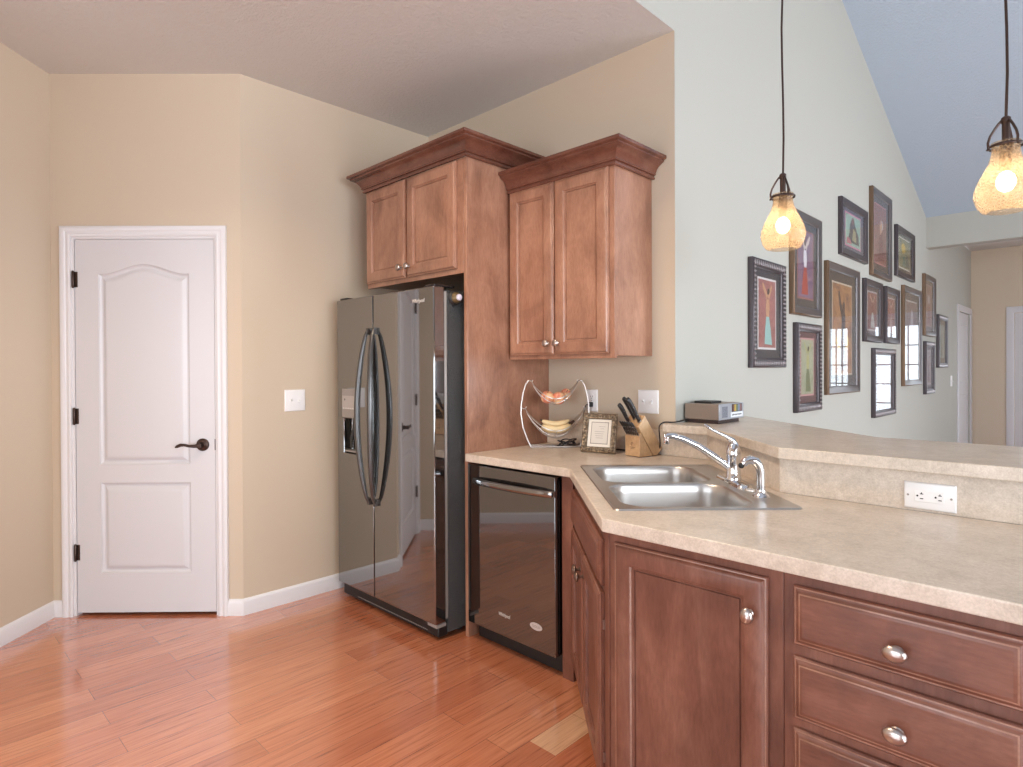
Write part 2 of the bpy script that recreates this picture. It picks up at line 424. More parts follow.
# baseboards
BP = [(0, 0), (.014, 0), (.014, .068), (.008, .082), (.004, .088), (0, .088), (0, 0)]
def baseboard(name, pts): return struct(name, MB().sweep(pts, BP, lambda x, y, h: (x, y, h)), M_basew)
cas = .055
baseboard('baseboard_left', [(cornerA2[0], YB), cornerA2, cornerAB, diag(T0 - cas + .02, DW)])
baseboard('baseboard_kitchen_left', [diag(T1 + cas - .02, DW), cornerBC, (XC, YD)])
baseboard('baseboard_living', [(XE, 2.8), (XE, D0 - .09)])

# pantry door: casing, slab with two moulded panels, hinges, lever
def B45(t, z, h): return pw(t, z, DW + h)          # h > 0 goes into the wall
mb = MB()
mb.sweep([(T0 + .008, 0), (T0 + .008, ZT - .008), (T1 - .008, ZT - .008), (T1 - .008, 0)], [(0, 0), (0, -.012), (-.009, -.016), (-.016, -.012), (-.024, -.012), (-.03, -.018), (-cas + .010, -.021), (-cas + .002, -.017), (-cas, -.012), (-cas, 0), (0, 0)], B45)
mb.sweep([(T0 + .001, 0), (T0 + .001, ZT - .001), (T1 - .001, ZT - .001), (T1 - .001, 0)], [(0, 0), (.02, 0), (.02, .11), (0, .11), (0, 0)], B45)
struct('trim_1', mb, M_basew)
mb = MB(); mb.rings([[pw(T0 - .05, 0, DW + a), pw(T1 + .05, 0, DW + a), pw(T1 + .05, ZT + .05, DW + a), pw(T0 - .05, ZT + .05, DW + a)] for a in (.12, .16)], True, True); struct('pantry_light_stop', mb, M_tan, smooth=False)  # unseen panel behind the door, added to stop light leaking under it
dl, dr, dt, db = -2.327, -1.578, 2.044, .018
door = thing('door_1', None, None, (*diag(dl, DW + .004), 0), PI/4)
door['kind'] = 'structure'
DWd = dr - dl
def bell(t): return max(0, math.sin(PI*min(1, max(0, (t - .06)/.88))))**1.7
def panel_ring(x0, x1, z0, z1, rise, ins, y, n=28):
    pts = [(x0 + ins, y, z0 + ins), (x1 - ins, y, z0 + ins)]
    for i in range(n + 1):
        t = 1 - i/n; pts.append((x0 + ins + (x1 - x0 - 2*ins)*t, y, z1 - ins + rise*bell(t)))
    return pts
PAN = [(.124, .613, .822, 1.857, .052), (.128, .615, .231, .723, 0)]
mb = MB()
prof = [(0, 0), (.004, .008), (.012, .014), (.020, .014), (.026, .010), (.034, .004), (.042, .001), (.052, .0006)]
holes = []
for p in PAN: holes.append([(x, z) for x, y, z in panel_ring(*p, 0, 0)])
mb.holed([(0, db), (DWd, db), (DWd, dt), (0, dt)], holes, lambda x, z: (x, 0, z))
for p in PAN: mb.rings([panel_ring(*p, i, y) for i, y in prof], cap1=True)
mb.rings([[(0, 0, db), (DWd, 0, db), (DWd, 0, dt), (0, 0, dt)], [(0, .035, db), (DWd, .035, db), (DWd, .035, dt), (0, .035, dt)]], cap1=True)
mb.build('door_slab', M_white, door, ang=25)
for hz in (1.827, 1.086, .345):
    mb = MB(); mb.lathe([(.0001, -.047), (.004, -.047), (.0065, -.042), (.0065, .042), (.004, .047), (.0001, .047)], 12, (-.006, -.008, hz)); mb.box(-.004, .014, -.0025, .0, hz - .042, hz + .042)
    mb.build('hinge', M_bronze, door)
lx, lz = .683, .928
mb = MB(); mb.lathe([(.034, 0), (.034, .006), (.029, .011), (.02, .013), (.014, .016), (.012, .04), (.014, .044), (.014, .052), (.008, .055)], 28, (lx, 0, lz), (0, -1, 0))
mb.tube([(lx, -.045, lz), (lx - .025, -.048, lz - .003), (lx - .05, -.05, lz - .002), (lx - .075, -.05, lz + .004), (lx - .095, -.05, lz + .004), (lx - .115, -.05, lz - .004), (lx - .125, -.05, lz - .009)], [.011, .009, .0075, .0075, .009, .008, .003], 12, ry=[.011, .009, .007, .006, .006, .005, .002], up=(0, -1, 0))
mb.build('lever_handle', M_bronze, door)
MB().box(DWd - .003, DWd + .0015, -.001, .02, lz - .03, lz + .03).build('latch_plate', M_bronze, door)
# white door and casing in the far doorway of the living-room wall
mb = MB(); mb.sweep([(D0, 0), (D0, DZ), (D1, DZ), (D1, 0)], [(0, 0), (0, .012), (-.02, .018), (-.06, .02), (-.085, .014), (-.085, 0), (0, 0)], lambda y, z, h: (XE + h, y, z)); struct('trim_2', mb, M_white)
mb = MB(); mb.box(XE - .06, XE - .02, D0 + .003, D1 - .003, .012, DZ - .003)
for z0, z1 in ((.2, .95), (1.1, 1.95)):
    mb.sweep([(D0 + .15, z0), (D0 + .15, z1), (D1 - .15, z1), (D1 - .15, z0)], [(0, 0), (0, .006), (.02, .008), (.03, 0), (0, 0)], lambda y, z, h: (XE - .02 + h, y, z), closed=True)
struct('door_2', mb, M_white)

# bar wall under the raised bar top
struct('wall_bar', MB().prism([(XE, YD), (-1.303, YD), (-.783, 2.11), (.7, 2.11), (.7, 2.25), (-.725, 2.25), (-1.245, 2.77), (XE, 2.77)], 0, 1.031), M_living, smooth=False)

# ================================================================ WORKTOPS
KS = .378                        # X + Y of the counter's diagonal front edge
CT = .915
top = [(-2.274, 2.608), (-1.294, 2.608), (-.774, 2.088), (.62, 2.088), (.62, 1.392), (KS - 1.392, 1.392), (KS - 1.992, 1.992), (-2.274, 1.992)]
cut = [at(-2.595, .335), at(-1.8, .335), at(-1.8, .862), at(-2.595, .862)]
def worktop(name, outer, hole, z0, z1, label, cat):
    mb = MB(); mb.holed(outer, [hole] if hole else [], lambda x, y: (x, y, z1)); mb.holed(outer, [hole] if hole else [], lambda x, y: (x, y, z0))
    for ring in [outer] + ([hole] if hole else []):
        n = len(ring)
        for i in range(n):
            a, b = ring[i], ring[(i+1) % n]; mb.rings([[(*a, z0), (*b, z0)], [(*a, z1), (*b, z1)]], closed=False)
    return tag(mb.build(name, M_lam, None, bevel=.004, seg=3), label, cat)
worktop('countertop', top, cut, .877, CT, 'beige mottled laminate countertop bending around the double sink', 'countertop')
capt = [(-1.505, 2.548), (-1.279, 2.548), (-.781, 2.05), (.75, 2.05), (.75, 2.60), (-.62, 2.60), (XE + .002, 3.32), (XE + .002, 2.628), (-1.505, 2.628)]
worktop('bar_top', capt, None, 1.0325, 1.07, 'raised beige laminate bar top carrying the clock radio', 'countertop')
mb = MB()
mb.sweep([(-2.274, YD - .001), (-1.5, YD - .001)], [(0, CT + .0005), (.019, CT + .0005), (.019, 1.035), (0, 1.035), (0, CT + .0005)], lambda x, y, h: (x, y, h))
mb.sweep([(-1.5, YD - .001), (-1.3034, YD - .001), (-.7834, 2.109), (.62, 2.109)], [(0, CT + .0005), (.019, CT + .0005), (.019, 1.0315), (0, 1.0315), (0, CT + .0005)], lambda x, y, h: (x, y, h))
tag(mb.build('backsplash', M_lam, None, smooth=False), 'beige laminate backsplash running behind the sink and under the bar top', 'backsplash')

# ================================================================ CABINETS
def ringfront(pr, x0, x1, z0, z1, yf, worn):
    mb = MB(); R = [[(x0 + i, yf + y, z0 + i), (x1 - i, yf + y, z0 + i), (x1 - i, yf + y, z1 - i), (x0 + i, yf + y, z1 - i)] for i, y in pr]
    for k in range(len(R) - 1):
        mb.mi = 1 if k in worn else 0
        mb.rings([R[k], R[k+1]], k == 0, k == len(R) - 2)
    return mb
def shaker(x0, x1, z0, z1, yf, th=.02, st=.058, worn=()):
    """front of a cabinet door in its cabinet's frame: stepped outer edge, recessed panel with bead"""
    pr = [(0, 0), (0, -.010), (.003, -.0125), (.006, -.0125), (.009, -.0165), (.013, -th + .001), (.017, -th), (st, -th), (st + .003, -th + .002), (st + .005, -th + .008), (st + .010, -th + .009), (st + .0115, -th + .0155), (st + .0145, -th + .0155), (st + .0155, -th + .0125), (st + .02, -th + .0125)]
    return ringfront(pr, x0, x1, z0, z1, yf, worn)
def slabfront(x0, x1, z0, z1, yf, th=.021, worn=()):
    pr = [(0, 0), (0, -.008), (.003, -.011), (.006, -.011), (.010, -.0135), (.014, -.018), (.017, -.019), (.020, -th), (.024, -th)]
    return ringfront(pr, x0, x1, z0, z1, yf, worn)
def knob(x, y, z, parent, m, wide=1.0, r=.016):
    mb = MB()
    mb.lathe([(.009, 0), (.009, .002), (.005, .005), (.005, .014), (.008, .017), (r*.85, .019), (r, .023), (r*.95, .027), (r*.7, .031), (r*.3, .0325), (.0005, .033)], 22)
    mb.xf(Matrix.Translation((x, y, z)) @ Matrix.Diagonal((wide, 1, 1, 1)) @ Matrix.Rotation(PI/2, 4, 'X'))
    mb.build('knob', m, parent)
def crown(path, z, h, out):
    q = [(0, 0), (.010, 0), (.013, .003), (.013, .009), (.009, .012), (.009, .016), (.017, .018), (.019, .022), (.017, .025), (.019, .030), (.024, .040), (.033, .052), (.045, .061), (.056, .066), (.060, .069), (.060, .074), (.066, .076), (.072, .080), (.072, .092), (0, .092), (0, 0)]
    mb = MB(); mb.sweep(path, [(o*out/.072, z + k*h/.092) for o, k in q], lambda x, y, hh: (x, y, hh)); return mb

# cabinet over the refrigerator: root at its front left bottom corner, local x = world x
def wall_cab(name, label, x0, x1, y0, y1, z0, z1, doors, dz, knobs, crown_path, cz, ch, co, kr=.0185):
    t = thing(name, label, 'cabinet', (x0, y0, z0)); w_, d_, h_ = x1 - x0, y1 - y0, z1 - z0
    mb = MB(); mb.box(0, w_, .02, d_, 0.012, h_); mb.box(0, w_, 0, .02, 0, h_)
    mb.build('cabinet_body', M_wood, t, bevel=.0015)
    for (a, b), kx in zip(doors, knobs):
        dd = shaker(a - x0, b - x0, dz[0] - z0, dz[1] - z0, -.0005).build('door', M_wood, t)
        knob(kx - x0, -.0205, dz[0] - z0 + .055, dd, M_nickel, 1, kr)
    m2 = crown([(x - x0, y - y0) for x, y in crown_path], cz - z0, ch, co); m2.build('crown_molding', M_crown, t)
    return t
# tall end panel beside the refrigerator
pt = thing('end_panel', 'tall cherry wood end panel standing between refrigerator and fruit basket', 'cabinet panel', (-2.296, 2.012, 0))
MB().box(0, .019, .012, .616, 0, 2.385).build('panel', M_wood, pt, bevel=.001)
MB().box(-.003, .0195, 0, .012, 0, 2.385).build('edge_band', M_wood, pt, bevel=.002)
wall_cab('wall_cabinet', 'short two-door cherry wood cabinet mounted above the black refrigerator', -3.165, -2.30, 2.012, 2.628, 1.812, 2.385,
         [(-3.158, -2.772), (-2.756, -2.345)], (1.838, 2.378), (-2.80, -2.728), [(-3.175, 2.628), (-3.175, 2.008), (-2.2745, 2.008), (-2.2745, 2.628)][::1], 2.383, .10, .082)
wall_cab('wall_cabinet', 'tall two-door cherry wood cabinet on the wall above the fruit basket', -2.2725, -1.606, 2.312, 2.628, 1.38, 2.262,
         [(-2.262, -1.958), (-1.952, -1.632)], (1.402, 2.254), (-1.99, -1.925), [(-2.2715, 2.308), (-1.602, 2.308), (-1.602, 2.628)], 2.252, .102, .078)

# base cabinets ---------------------------------------------------
def carcass(mb, w_, d_, z1, toe=.075):
    mb.box(0, w_, 0, .02, .1, z1); mb.box(0, .018, .02, d_, .1, z1); mb.box(w_ - .018, w_, .02, d_, .1, z1); mb.box(.018, w_ - .018, .02, d_, .1, .118)
ZB = .8765
# sink cabinet on the diagonal
e0, e1, df = -2.578, -1.731, .292
sk = thing('sink_cabinet', 'angled cherry wood cabinet with two doors and false drawer front below the sink', 'cabinet', (*at(e0, df), 0), -PI/4)
W_ = e1 - e0
mb = MB(); mb.box(0, W_, 0, .02, .1, ZB); mb.prism([(.02, .02), (W_ - .02, .02), (W_ - .32, .32), (-.28, .32)], .1, .118)
mb.build('cabinet_body', M_base, sk, bevel=.0015)
MB().box(.03, W_ - .12, .075, .09, 0, .1).build('toe_kick', M_toe, sk)
slabfront(-2.56 - e0, -1.806 - e0, .688, .826, -.0005).build('false_drawer_front', M_baseh, sk)
for a, b, kx in ((-2.555, -2.187, -2.222), (-2.176, -1.806, -2.143)):
    dd = shaker(a - e0, b - e0, .108, .668, -.0005, worn=(2,)).build('door', [M_base, M_wornglint], sk); knob(kx - e0, -.0205, .60, dd, M_knobdark, 1, .0185)
for hz in (.575, .18):
    MB().box(-1.804 - e0, -1.799 - e0, -.006, -.0005, hz - .014, hz + .014).build('hinge', M_nickel, sk)
# filler strip between dishwasher and sink cabinet
fs = MB().box(-1.688, -1.627, 2.03, 2.05, .0, ZB).build('filler_strip', M_base, None, bevel=.0015)
tag(fs, 'narrow upright cherry wood filler strip right of the dishwasher', 'filler strip')
# one-door cabinet and drawer cabinet of the peninsula
def base_cab(x0, x1, label, name='base_cabinet', dp=.64):
    t = thing(name, label, 'cabinet', (x0, 1.422, 0)); mb = MB(); carcass(mb, x1 - x0, dp, ZB)
    mb.build('cabinet_body', M_base, t, bevel=.0015)
    MB().box(.02, x1 - x0 - .004, .075, .09, 0, .1).build('toe_kick', M_toe, t)
    return t
x0 = -1.006
t = base_cab(x0, -.53, 'cherry wood peninsula cabinet with one scuffed door and a silver knob', dp=.16)
dd = shaker(-.985 - x0, -.562 - x0, .112, .850, -.0005, st=.052, worn=(2, 8)).build('door', [M_base, M_wornglint], t); knob(-.597 - x0, -.0205, .762, dd, M_nickel, .8, .019)
x0 = -.5292
t = base_cab(x0, -.076, 'cherry wood drawer cabinet at right end of the peninsula under the outlet', 'drawer_cabinet')
for z0, z1 in ((.716, .848), (.551, .690), (.333, .529), (.112, .312)):
    dd = slabfront(-.505 - x0, -.10 - x0, z0, z1, -.0005, worn=(2, 5)).build('drawer', [M_baseh, M_wornglint], t); knob(-.302 - x0, -.0215, (z0 + z1)/2 - .012, dd, M_nickel, 1.35, .0165)
x0 = -.0753
t = base_cab(x0, .60, 'cherry wood base cabinet with two plain doors right of the drawers')
for a, b in ((-.045, .257), (.265, .575)): shaker(a - x0, b - x0, .112, .850, -.0005).build('door', M_base, t)

# ================================================================ APPLIANCES
fx0, fx1, fy, fz = -3.244, -2.336, 1.85, 1.736
fr = thing('refrigerator', 'glossy black side-by-side refrigerator with curved handles and ice dispenser', 'refrigerator', (fx0, fy, 0))
fw = fx1 - fx0
MB().box(.004, fw - .002, .085, .74, .03, fz - .012).build('cabinet_shell', M_pebble, fr, bevel=.004)
def fdoor(x0, x1, name, hole=None):
    z0, z1, th = .088, fz, .068
    n = 10; mb = MB()
    def yb(x): u = (x - x0)/(x1 - x0)*2 - 1; return .010*(abs(u)**6)       # softly rounded vertical edges
    xs = [x0 + (x1 - x0)*(.5 - .5*math.cos(PI*i/n)) for i in range(n + 1)]
    if hole:
        hx0, hx1, hz0, hz1 = hole
        R = [(x0, z0), (hx0, z0), (hx1, z0), (x1, z0), (x1, hz0), (x1, hz1), (x1, z1), (hx1, z1), (hx0, z1), (x0, z1), (x0, hz1), (x0, hz0)]
        mb.holed([(x0, z0), (x1, z0), (x1, z1), (x0, z1)], [[(hx0, hz0), (hx1, hz0), (hx1, hz1), (hx0, hz1)]], lambda x, z: (x, 0, z))
        mb.rings([[(hx0, 0, hz0), (hx1, 0, hz0), (hx1, 0, hz1), (hx0, 0, hz1)], [(hx0 + .004, .055, hz0 + .01), (hx1 - .004, .055, hz0 + .01), (hx1 - .004, .055, hz1), (hx0 + .004, .055, hz1)]], cap1=True)
        mb.rings([[(x0, 0, z0), (x1, 0, z0), (x1, 0, z1), (x0, 0, z1)], [(x0, th, z0), (x1, th, z0), (x1, th, z1), (x0, th, z1)]], cap1=True)
    else: mb.box(x0, x1, 0, th, z0, z1)
    return mb.build(name, M_gloss, fr, bevel=.006, seg=3)
sx = -2.866 - fx0
d1 = fdoor(0, sx - .003, 'freezer_door', (.068, .200, .850, 1.052))
d2 = fdoor(sx + .003, fw, 'fridge_door')
MB().box(.012, sx - .012, .068, .085, .1, fz - .02).build('gasket', M_greyp, d1)
MB().box(sx + .012, fw - .006, .068, .085, .1, fz - .02).build('gasket', M_greyp, d2)
def bow(xb, sgn, par):
    path = []; n = 26
    for i in range(n + 1):
        t = i/n; z = .605 + (1.548 - .605)*t; b = max(0, math.sin(PI*t))
        path.append((xb + sgn*.034*b**1.1, -.012 - .05*b**.6, z))
    rr = [.007 + .011*max(0, math.sin(PI*i/n))**.5 for i in range(n + 1)]
    mb = MB(); mb.tube(path, rr, 12, ry=[.8*v + .002 for v in rr], up=(0, -1, 0))
    for z in (.612, 1.54): mb.box(xb - .009, xb + .009, -.018, 0, z - .018, z + .018)
    mb.build('handle', M_handle, par)
bow(sx - .030, -1, d1); bow(sx + .030, 1, d2)
mb = MB(); mb.box(.06, .205, -.004, .0, 1.058, 1.222); mb.build('dispenser_panel', M_greyp, d1, bevel=.003)
mb = MB(); mb.box(.066, .199, -.0055, -.004, 1.105, 1.182)
mb.build('dispenser_keypad', mat('light keypad', (176, 168, 162), .35), d1)
for i in range(5): MB().box(.076 + i*.025, .085 + i*.025, -.0065, -.0055, 1.108, 1.113).build('indicator_light', M_plate, d1)
MB().box(.09, .097, -.0065, -.0055, 1.155, 1.166).build('button', M_blackmatt, d1)
MB().box(.072, .196, .006, .05, .860, .868).build('drip_tray', M_greyp, d1)
mb = MB(); mb.tube([(.15, .03, 1.05), (.145, .025, .99), (.14, .012, .93)], .012, 10); mb.box(.128, .152, .005, .012, .885, .94); mb.build('ice_paddle', M_blackmatt, d1)
mb = MB(); mb.box(.01, fw - .012, .03, .09, .016, .08); mb.build('toe_grille', M_blackmatt, fr, bevel=.004)
mb = MB()
for i in range(46): mb.box(.17 + i*.014, .178 + i*.014, .0285, .03, .030, .034)
mb.build('grille_slots', M_greyp, fr)
mb = MB(); mb.box(fw - .075, fw - .003, .012, .07, .068, .084); mb.tube([(fw - .03, .045, .03), (fw - .03, .045, .087)], .011, 12); mb.build('hinge', M_greyp, fr)
mb = MB(); mb.box(fw - .085, fw - .006, .01, .14, fz, fz + .012); mb.build('hinge_cover', M_black, fr, bevel=.004)
mb = MB(); mb.box(.02, .09, .01, .14, fz, fz + .012); mb.build('hinge_cover', M_black, fr, bevel=.004)
text_mb('Whirlpool', .026, lambda x, y, z: (-2.458 - fx0 + x*.92, -.0004 - z, 1.672 + y), .0006, .12).build('lettering', M_letter, d2, smooth=False)
for q in (.05, fw - .06): MB().lathe([(.018, 0), (.018, .012), (.01, .016), (.01, .032)], 16, (q, .2, 0)).build('foot', M_blackmatt, fr)
# round knob-like magnet on its side
mg = thing('magnet', 'round dark magnet with pale centre stuck high on refrigerator side', 'magnet', (-2.337 + .0015, 1.980, 1.687))
mg.scale = (1.22, 1.22, 1.22)
MB().lathe([(.0005, 0), (.029, 0), (.031, .003), (.029, .008), (.024, .012)], 28, (0, 0, 0), (1, 0, 0)).build('rim', M_blackmatt, mg)
MB().lathe([(.024, .012), (.022, .020), (.016, .027), (.013, .028)], 28, (0, 0, 0), (1, 0, 0)).build('dome', mat('brassy brown', (112, 94, 66), .3, .6), mg)
MB().lathe([(.013, .028), (.013, .034), (.010, .036), (.0005, .0365)], 24, (0, 0, 0), (1, 0, 0)).build('centre_button', mat('pale lilac plastic', (205, 196, 208), .3), mg)

wx0, wx1, wy = -2.264, -1.70, 2.0
dw = thing('dishwasher', 'glossy black built-in dishwasher with arched bar handle under the countertop', 'dishwasher', (wx0, wy, 0))
ww = wx1 - wx0
MB().box(.006, ww + .008, .05, .58, .09, .868).build('tub', M_blackmatt, dw)
wd = MB().box(0, ww, 0, .045, .088, .866).build('door', M_gloss2, dw, bevel=.003)
path = [(.055 + (ww - .065)*i/20, -.008 - .030*max(0, math.sin(PI*i/20))**.6, .792 - .0*i) for i in range(21)]
mb = MB(); mb.tube(path, .009, 12, ry=[.0155]*21, up=(0, 0, 1))
for q in (.058, ww - .013): mb.box(q - .012, q + .012, -.01, 0, .778, .806)
mb.build('handle', M_gloss, wd)
MB().box(.02, ww + .01, .055, .07, .006, .084).build('toe_kick', M_blackmatt, dw)
MB().box(ww + .001, ww + .006, .02, .048, .1, .85).build('side_seal', M_black, dw)
text_mb('Whirlpool', .022, lambda x, y, z: (-2.012 - wx0 + x*.8, -.0004 - z, .186 + y), .0006, .12).build('lettering', M_letter, wd, smooth=False)
mb = MB(); mb.lathe([(.0005, 0), (.019, 0), (.019, .001), (.0005, .001)], 28); mb.xf(Matrix.Translation((-1.813 - wx0, -.0003, .192)) @ Matrix.Diagonal((1.9, 1, .85, 1)) @ Matrix.Rotation(PI/2, 4, 'X')); bd = mb.build('badge', M_oval, wd)
text_mb('GOLD', .014, lambda x, y, z: (-1.813 - wx0 + x*1.3, -.0014 - z, .192 + y), .0003, .1).build('lettering', M_greyp, bd, smooth=False)

# ================================================================ SINK
def rrect(x0, x1, y0, y1, r, n=6):
    pts = []
    for cx, cy, a0 in ((x1 - r, y1 - r, 0), (x0 + r, y1 - r, 90), (x0 + r, y0 + r, 180), (x1 - r, y0 + r, 270)):
        for i in range(n + 1):
            a = math.radians(a0 + 90*i/n); pts.append((cx + r*math.cos(a), cy + r*math.sin(a)))
    return pts
se0, se1, sd0, sd1 = -2.612, -1.785, .318, .879
snk = thing('sink', 'double bowl stainless steel sink set into the angled countertop', 'sink', (*at(-2.1985, .5985), CT), -PI/4)
ox, oy = -2.1985, .5985
bowls = [(-2.575 - ox, -2.212 - ox, .362 - oy, .765 - oy), (-2.185 - ox, -1.822 - ox, .362 - oy, .765 - oy)]
mb = MB(); zr = .0045
outer = rrect(se0 - ox, se1 - ox, sd0 - oy, sd1 - oy, .018, 5)
hol = [rrect(*b, .085, 8) for b in bowls]
def grow(b, g): return (b[0] - g, b[1] + g, b[2] - g, b[3] + g)
mb.holed(rrect(se0 - ox + .007, se1 - ox - .007, sd0 - oy + .007, sd1 - oy - .007, .014, 5), [rrect(*grow(b, .006), .089, 8) for b in bowls], lambda x, y: (x, y, zr - .001))
mb.rings([[(x, y, .0006) for x, y in outer], [(x, y, zr) for x, y in rrect(se0 - ox + .003, se1 - ox - .003, sd0 - oy + .003, sd1 - oy - .003, .016, 5)], [(x, y, zr - .001) for x, y in rrect(se0 - ox + .007, se1 - ox - .007, sd0 - oy + .007, sd1 - oy - .007, .014, 5)]])
mb.build('rim_deck', M_steel, snk)
for b in bowls:
    mb = MB(); R = []
    for g, r, z in ((.006, .089, zr - .001), (.002, .086, zr - .003), (-.001, .083, -.004), (-.004, .08, -.03), (-.008, .076, -.13), (-.016, .07, -.158), (-.034, .055, -.172), (-.06, .04, -.176)):
        R.append([(x, y, z) for x, y in rrect(*grow(b, g), r, 8)])
    mb.rings(R, cap1=True); bo = mb.build('bowl', M_steel, snk, ang=60)
    cx, cy = (b[0] + b[1])/2, (b[2] + b[3])/2
    MB().lathe([(.056, -.1755), (.055, -.1735), (.048, -.1735), (.044, -.1752), (.012, -.1752), (.01, -.168), (.0005, -.167)], 28, (cx, cy, 0)).build('drain', M_chrome, bo)
# faucet
fa = thing('faucet', 'chrome single-lever kitchen faucet with long sloping spout on sink deck', 'faucet', (*at(-2.197, .823), CT + zr - .001), -PI/4)
mb = MB(); st = [rrect(-.125 + i, .125 - i, -.028 + i, .028 - i, max(.004, .027 - i), 6) for i in (0, .001, .004, .010)]
mb.rings([[(x, y, z) for x, y in p] for p, z in zip(st, (0, .005, .009, .012))], True, True); mb.build('base_plate', M_chrome, fa, ang=50)
MB().lathe([(.027, .011), (.027, .02), (.0245, .024), (.0235, .09), (.0255, .093), (.0255, .106), (.025, .110), (.0225, .124), (.0185, .137), (.012, .146), (.0005, .149)], 28).build('body', M_chrome, fa)
p0 = [(0, -.012, .052), (-.001, -.03, .066), (-.004, -.075, .098), (-.008, -.13, .134), (-.011, -.18, .158), (-.013, -.215, .168), (-.014, -.235, .169), (-.0145, -.245, .163)]
mb = MB(); mb.tube(p0, [.013, .0135, .013, .0125, .012, .0115, .0115, .010], 16); mb.lathe([(.0125, 0), (.0125, -.022), (.0105, -.027), (.008, -.027)], 18, (-.0142, -.238, .166)); mb.build('spout', M_chrome, fa)
mb = MB(); mb.tube([(0, .006, .136), (0, -.004, .152), (0, -.024, .165), (0, -.05, .178), (0, -.075, .190), (0, -.095, .203), (0, -.104, .211)], [.014, .013, .0095, .0075, .007, .007, .003], 14, ry=[.012, .011, .007, .0055, .005, .005, .002], up=(0, 0, 1)); mb.build('lever', M_chrome, fa)
MB().lathe([(.0135, 0), (.0135, .004), (.011, .0065), (.0005, .007)], 22, (.135, .004, 0)).build('hole_cover', M_chrome, fa) if False else None
hc = MB().lathe([(.0165, 0), (.0165, .003), (.013, .0055), (.0005, .006)], 24).build('hole_cover', mat('pale chrome cap', (232, 228, 224), .25, .6), None)
hc.location = (*at(-2.056, .826), CT + zr - .001); tag(hc, 'small round pale cap on sink deck between faucet and side sprayer', 'hole cover')
sp = thing('sprayer', 'chrome side sprayer with bent head standing right of the faucet', 'sprayer', (*at(-1.957, .822), CT + zr - .001), -PI/4)
MB().lathe([(.027, 0), (.026, .003), (.019, .009), (.0165, .014), (.0155, .022)], 24).build('base', M_chrome, sp)
mb = MB(); mb.tube([(0, 0, .018), (0, 0, .03), (0, 0, .06), (0, -.001, .08), (0, -.006, .098), (-.002, -.016, .112), (-.005, -.031, .118), (-.008, -.046, .112), (-.010, -.054, .103)], [.0125, .0135, .0125, .013, .014, .0145, .014, .0135, .0125], 18); mb.build('spray_head', M_chrome, sp)
MB().ball((-.0112, -.059, .0985), .010, 14, 8).build('nozzle', M_blackmatt, sp)

# ================================================================ WALL PLATES
def plate(name, label, cat, loc, rz, w_, h_, kind, group=None):
    t = thing(name, label, cat, loc, rz, group)
    mb = MB(); R = []
    for i, y in ((0, 0), (.0005, -.003), (.004, -.006), (.006, -.0065)): R.append([(-w_/2 + i, y, -h_/2 + i), (w_/2 - i, y, -h_/2 + i), (w_/2 - i, y, h_/2 - i), (-w_/2 + i, y, h_/2 - i)])
    mb.rings(R, True, True); mb.build('wall_plate', M_plate, t)
    if kind == 'toggle2':
        for x, up in ((-.023, 1), (.023, -1)):
            mb = MB(); mb.box(x - .005, x + .005, -.0085, -.0065, -.012, .012); mb.prism([(-.0065, -.004*1), (-.0065, .004), (-.019, .009*up + .003), (-.019, .009*up - .003)], x - .004, x + .004, 'x'); mb.build('toggle', M_plate, t, smooth=False)
    if kind == 'outlet_h':
        rp = MB().box(-.036, .036, -.0085, -.0065, -.0165, .0165).build('receptacle', M_plate, t, bevel=.001)
        for cx in (-.0205, .0235):
            mb = MB(); mb.lathe([(.0026, 0), (.0026, .0006)], 12, (cx - .008, -.0085, 0), (0, -1, 0)); mb.box(cx - .0015, cx + .0065, -.0092, -.0085, -.0085, -.0060)
            mb.box(cx - .0015, cx + .0065, -.0092, -.0085, .005, .0072); mb.box(cx + .0012, cx + .0035, -.0092, -.0085, .0072, .0105); mb.build('slots', M_dark, rp, smooth=False)
        MB().box(-.002, .004, -.0092, -.0085, -.003, .003).build('reset_button', M_plate, rp)
        for cx in (-.052, .052): MB().lathe([(.003, 0), (.003, .0008), (.0005, .001)], 12, (cx, -.0065, 0), (0, -1, 0)).build('screw', M_greyp, t)
    if kind == 'outlet_v':
        for cz in (.0195, -.0195):
            rp = MB().lathe([(.0005, .0065), (.0165, .0065), (.0165, .008), (.0005, .008)], 24, (0, 0, cz), (0, -1, 0)).build('receptacle', M_plate, t)
            mb = MB(); mb.box(-.0075, -.0055, -.0086, -.008, cz - .001, cz + .006); mb.box(.0055, .0075, -.0086, -.008, cz - .001, cz + .006); mb.lathe([(.0024, .008), (.0024, .0086)], 12, (0, 0, cz - .007), (0, -1, 0)); mb.build('slots', M_dark, rp, smooth=False)
        MB().lathe([(.003, .0065), (.003, .0075), (.0005, .0078)], 12, (0, 0, 0), (0, -1, 0)).build('screw', M_greyp, t)
    return t
plate('light_switch', 'white double toggle switch plate left of the refrigerator', 'light switch', (XC + .0005, 1.649, 1.156), PI/2, .124, .124, 'toggle2')
plate('light_switch', 'white double toggle switch plate on the wall above knife block', 'light switch', (-1.629, YD - .0005, 1.167), 0, .116, .116, 'toggle2')
plate('outlet', 'white upright outlet plate behind the wire fruit basket', 'outlet', (-1.972, YD - .0005, 1.162), 0, .072, .117, 'outlet_v')
plate('outlet', 'white sideways outlet plate in backsplash at right under bar top', 'outlet', (-.3695, 2.0895, .961), 0, .127, .078, 'outlet_h')
plate('light_switch', 'small white switch plate far down the living room wall beside the doorway', 'light switch', (XE + .0005, 9.70, 1.147), PI/2, .10, .14, 'toggle2')

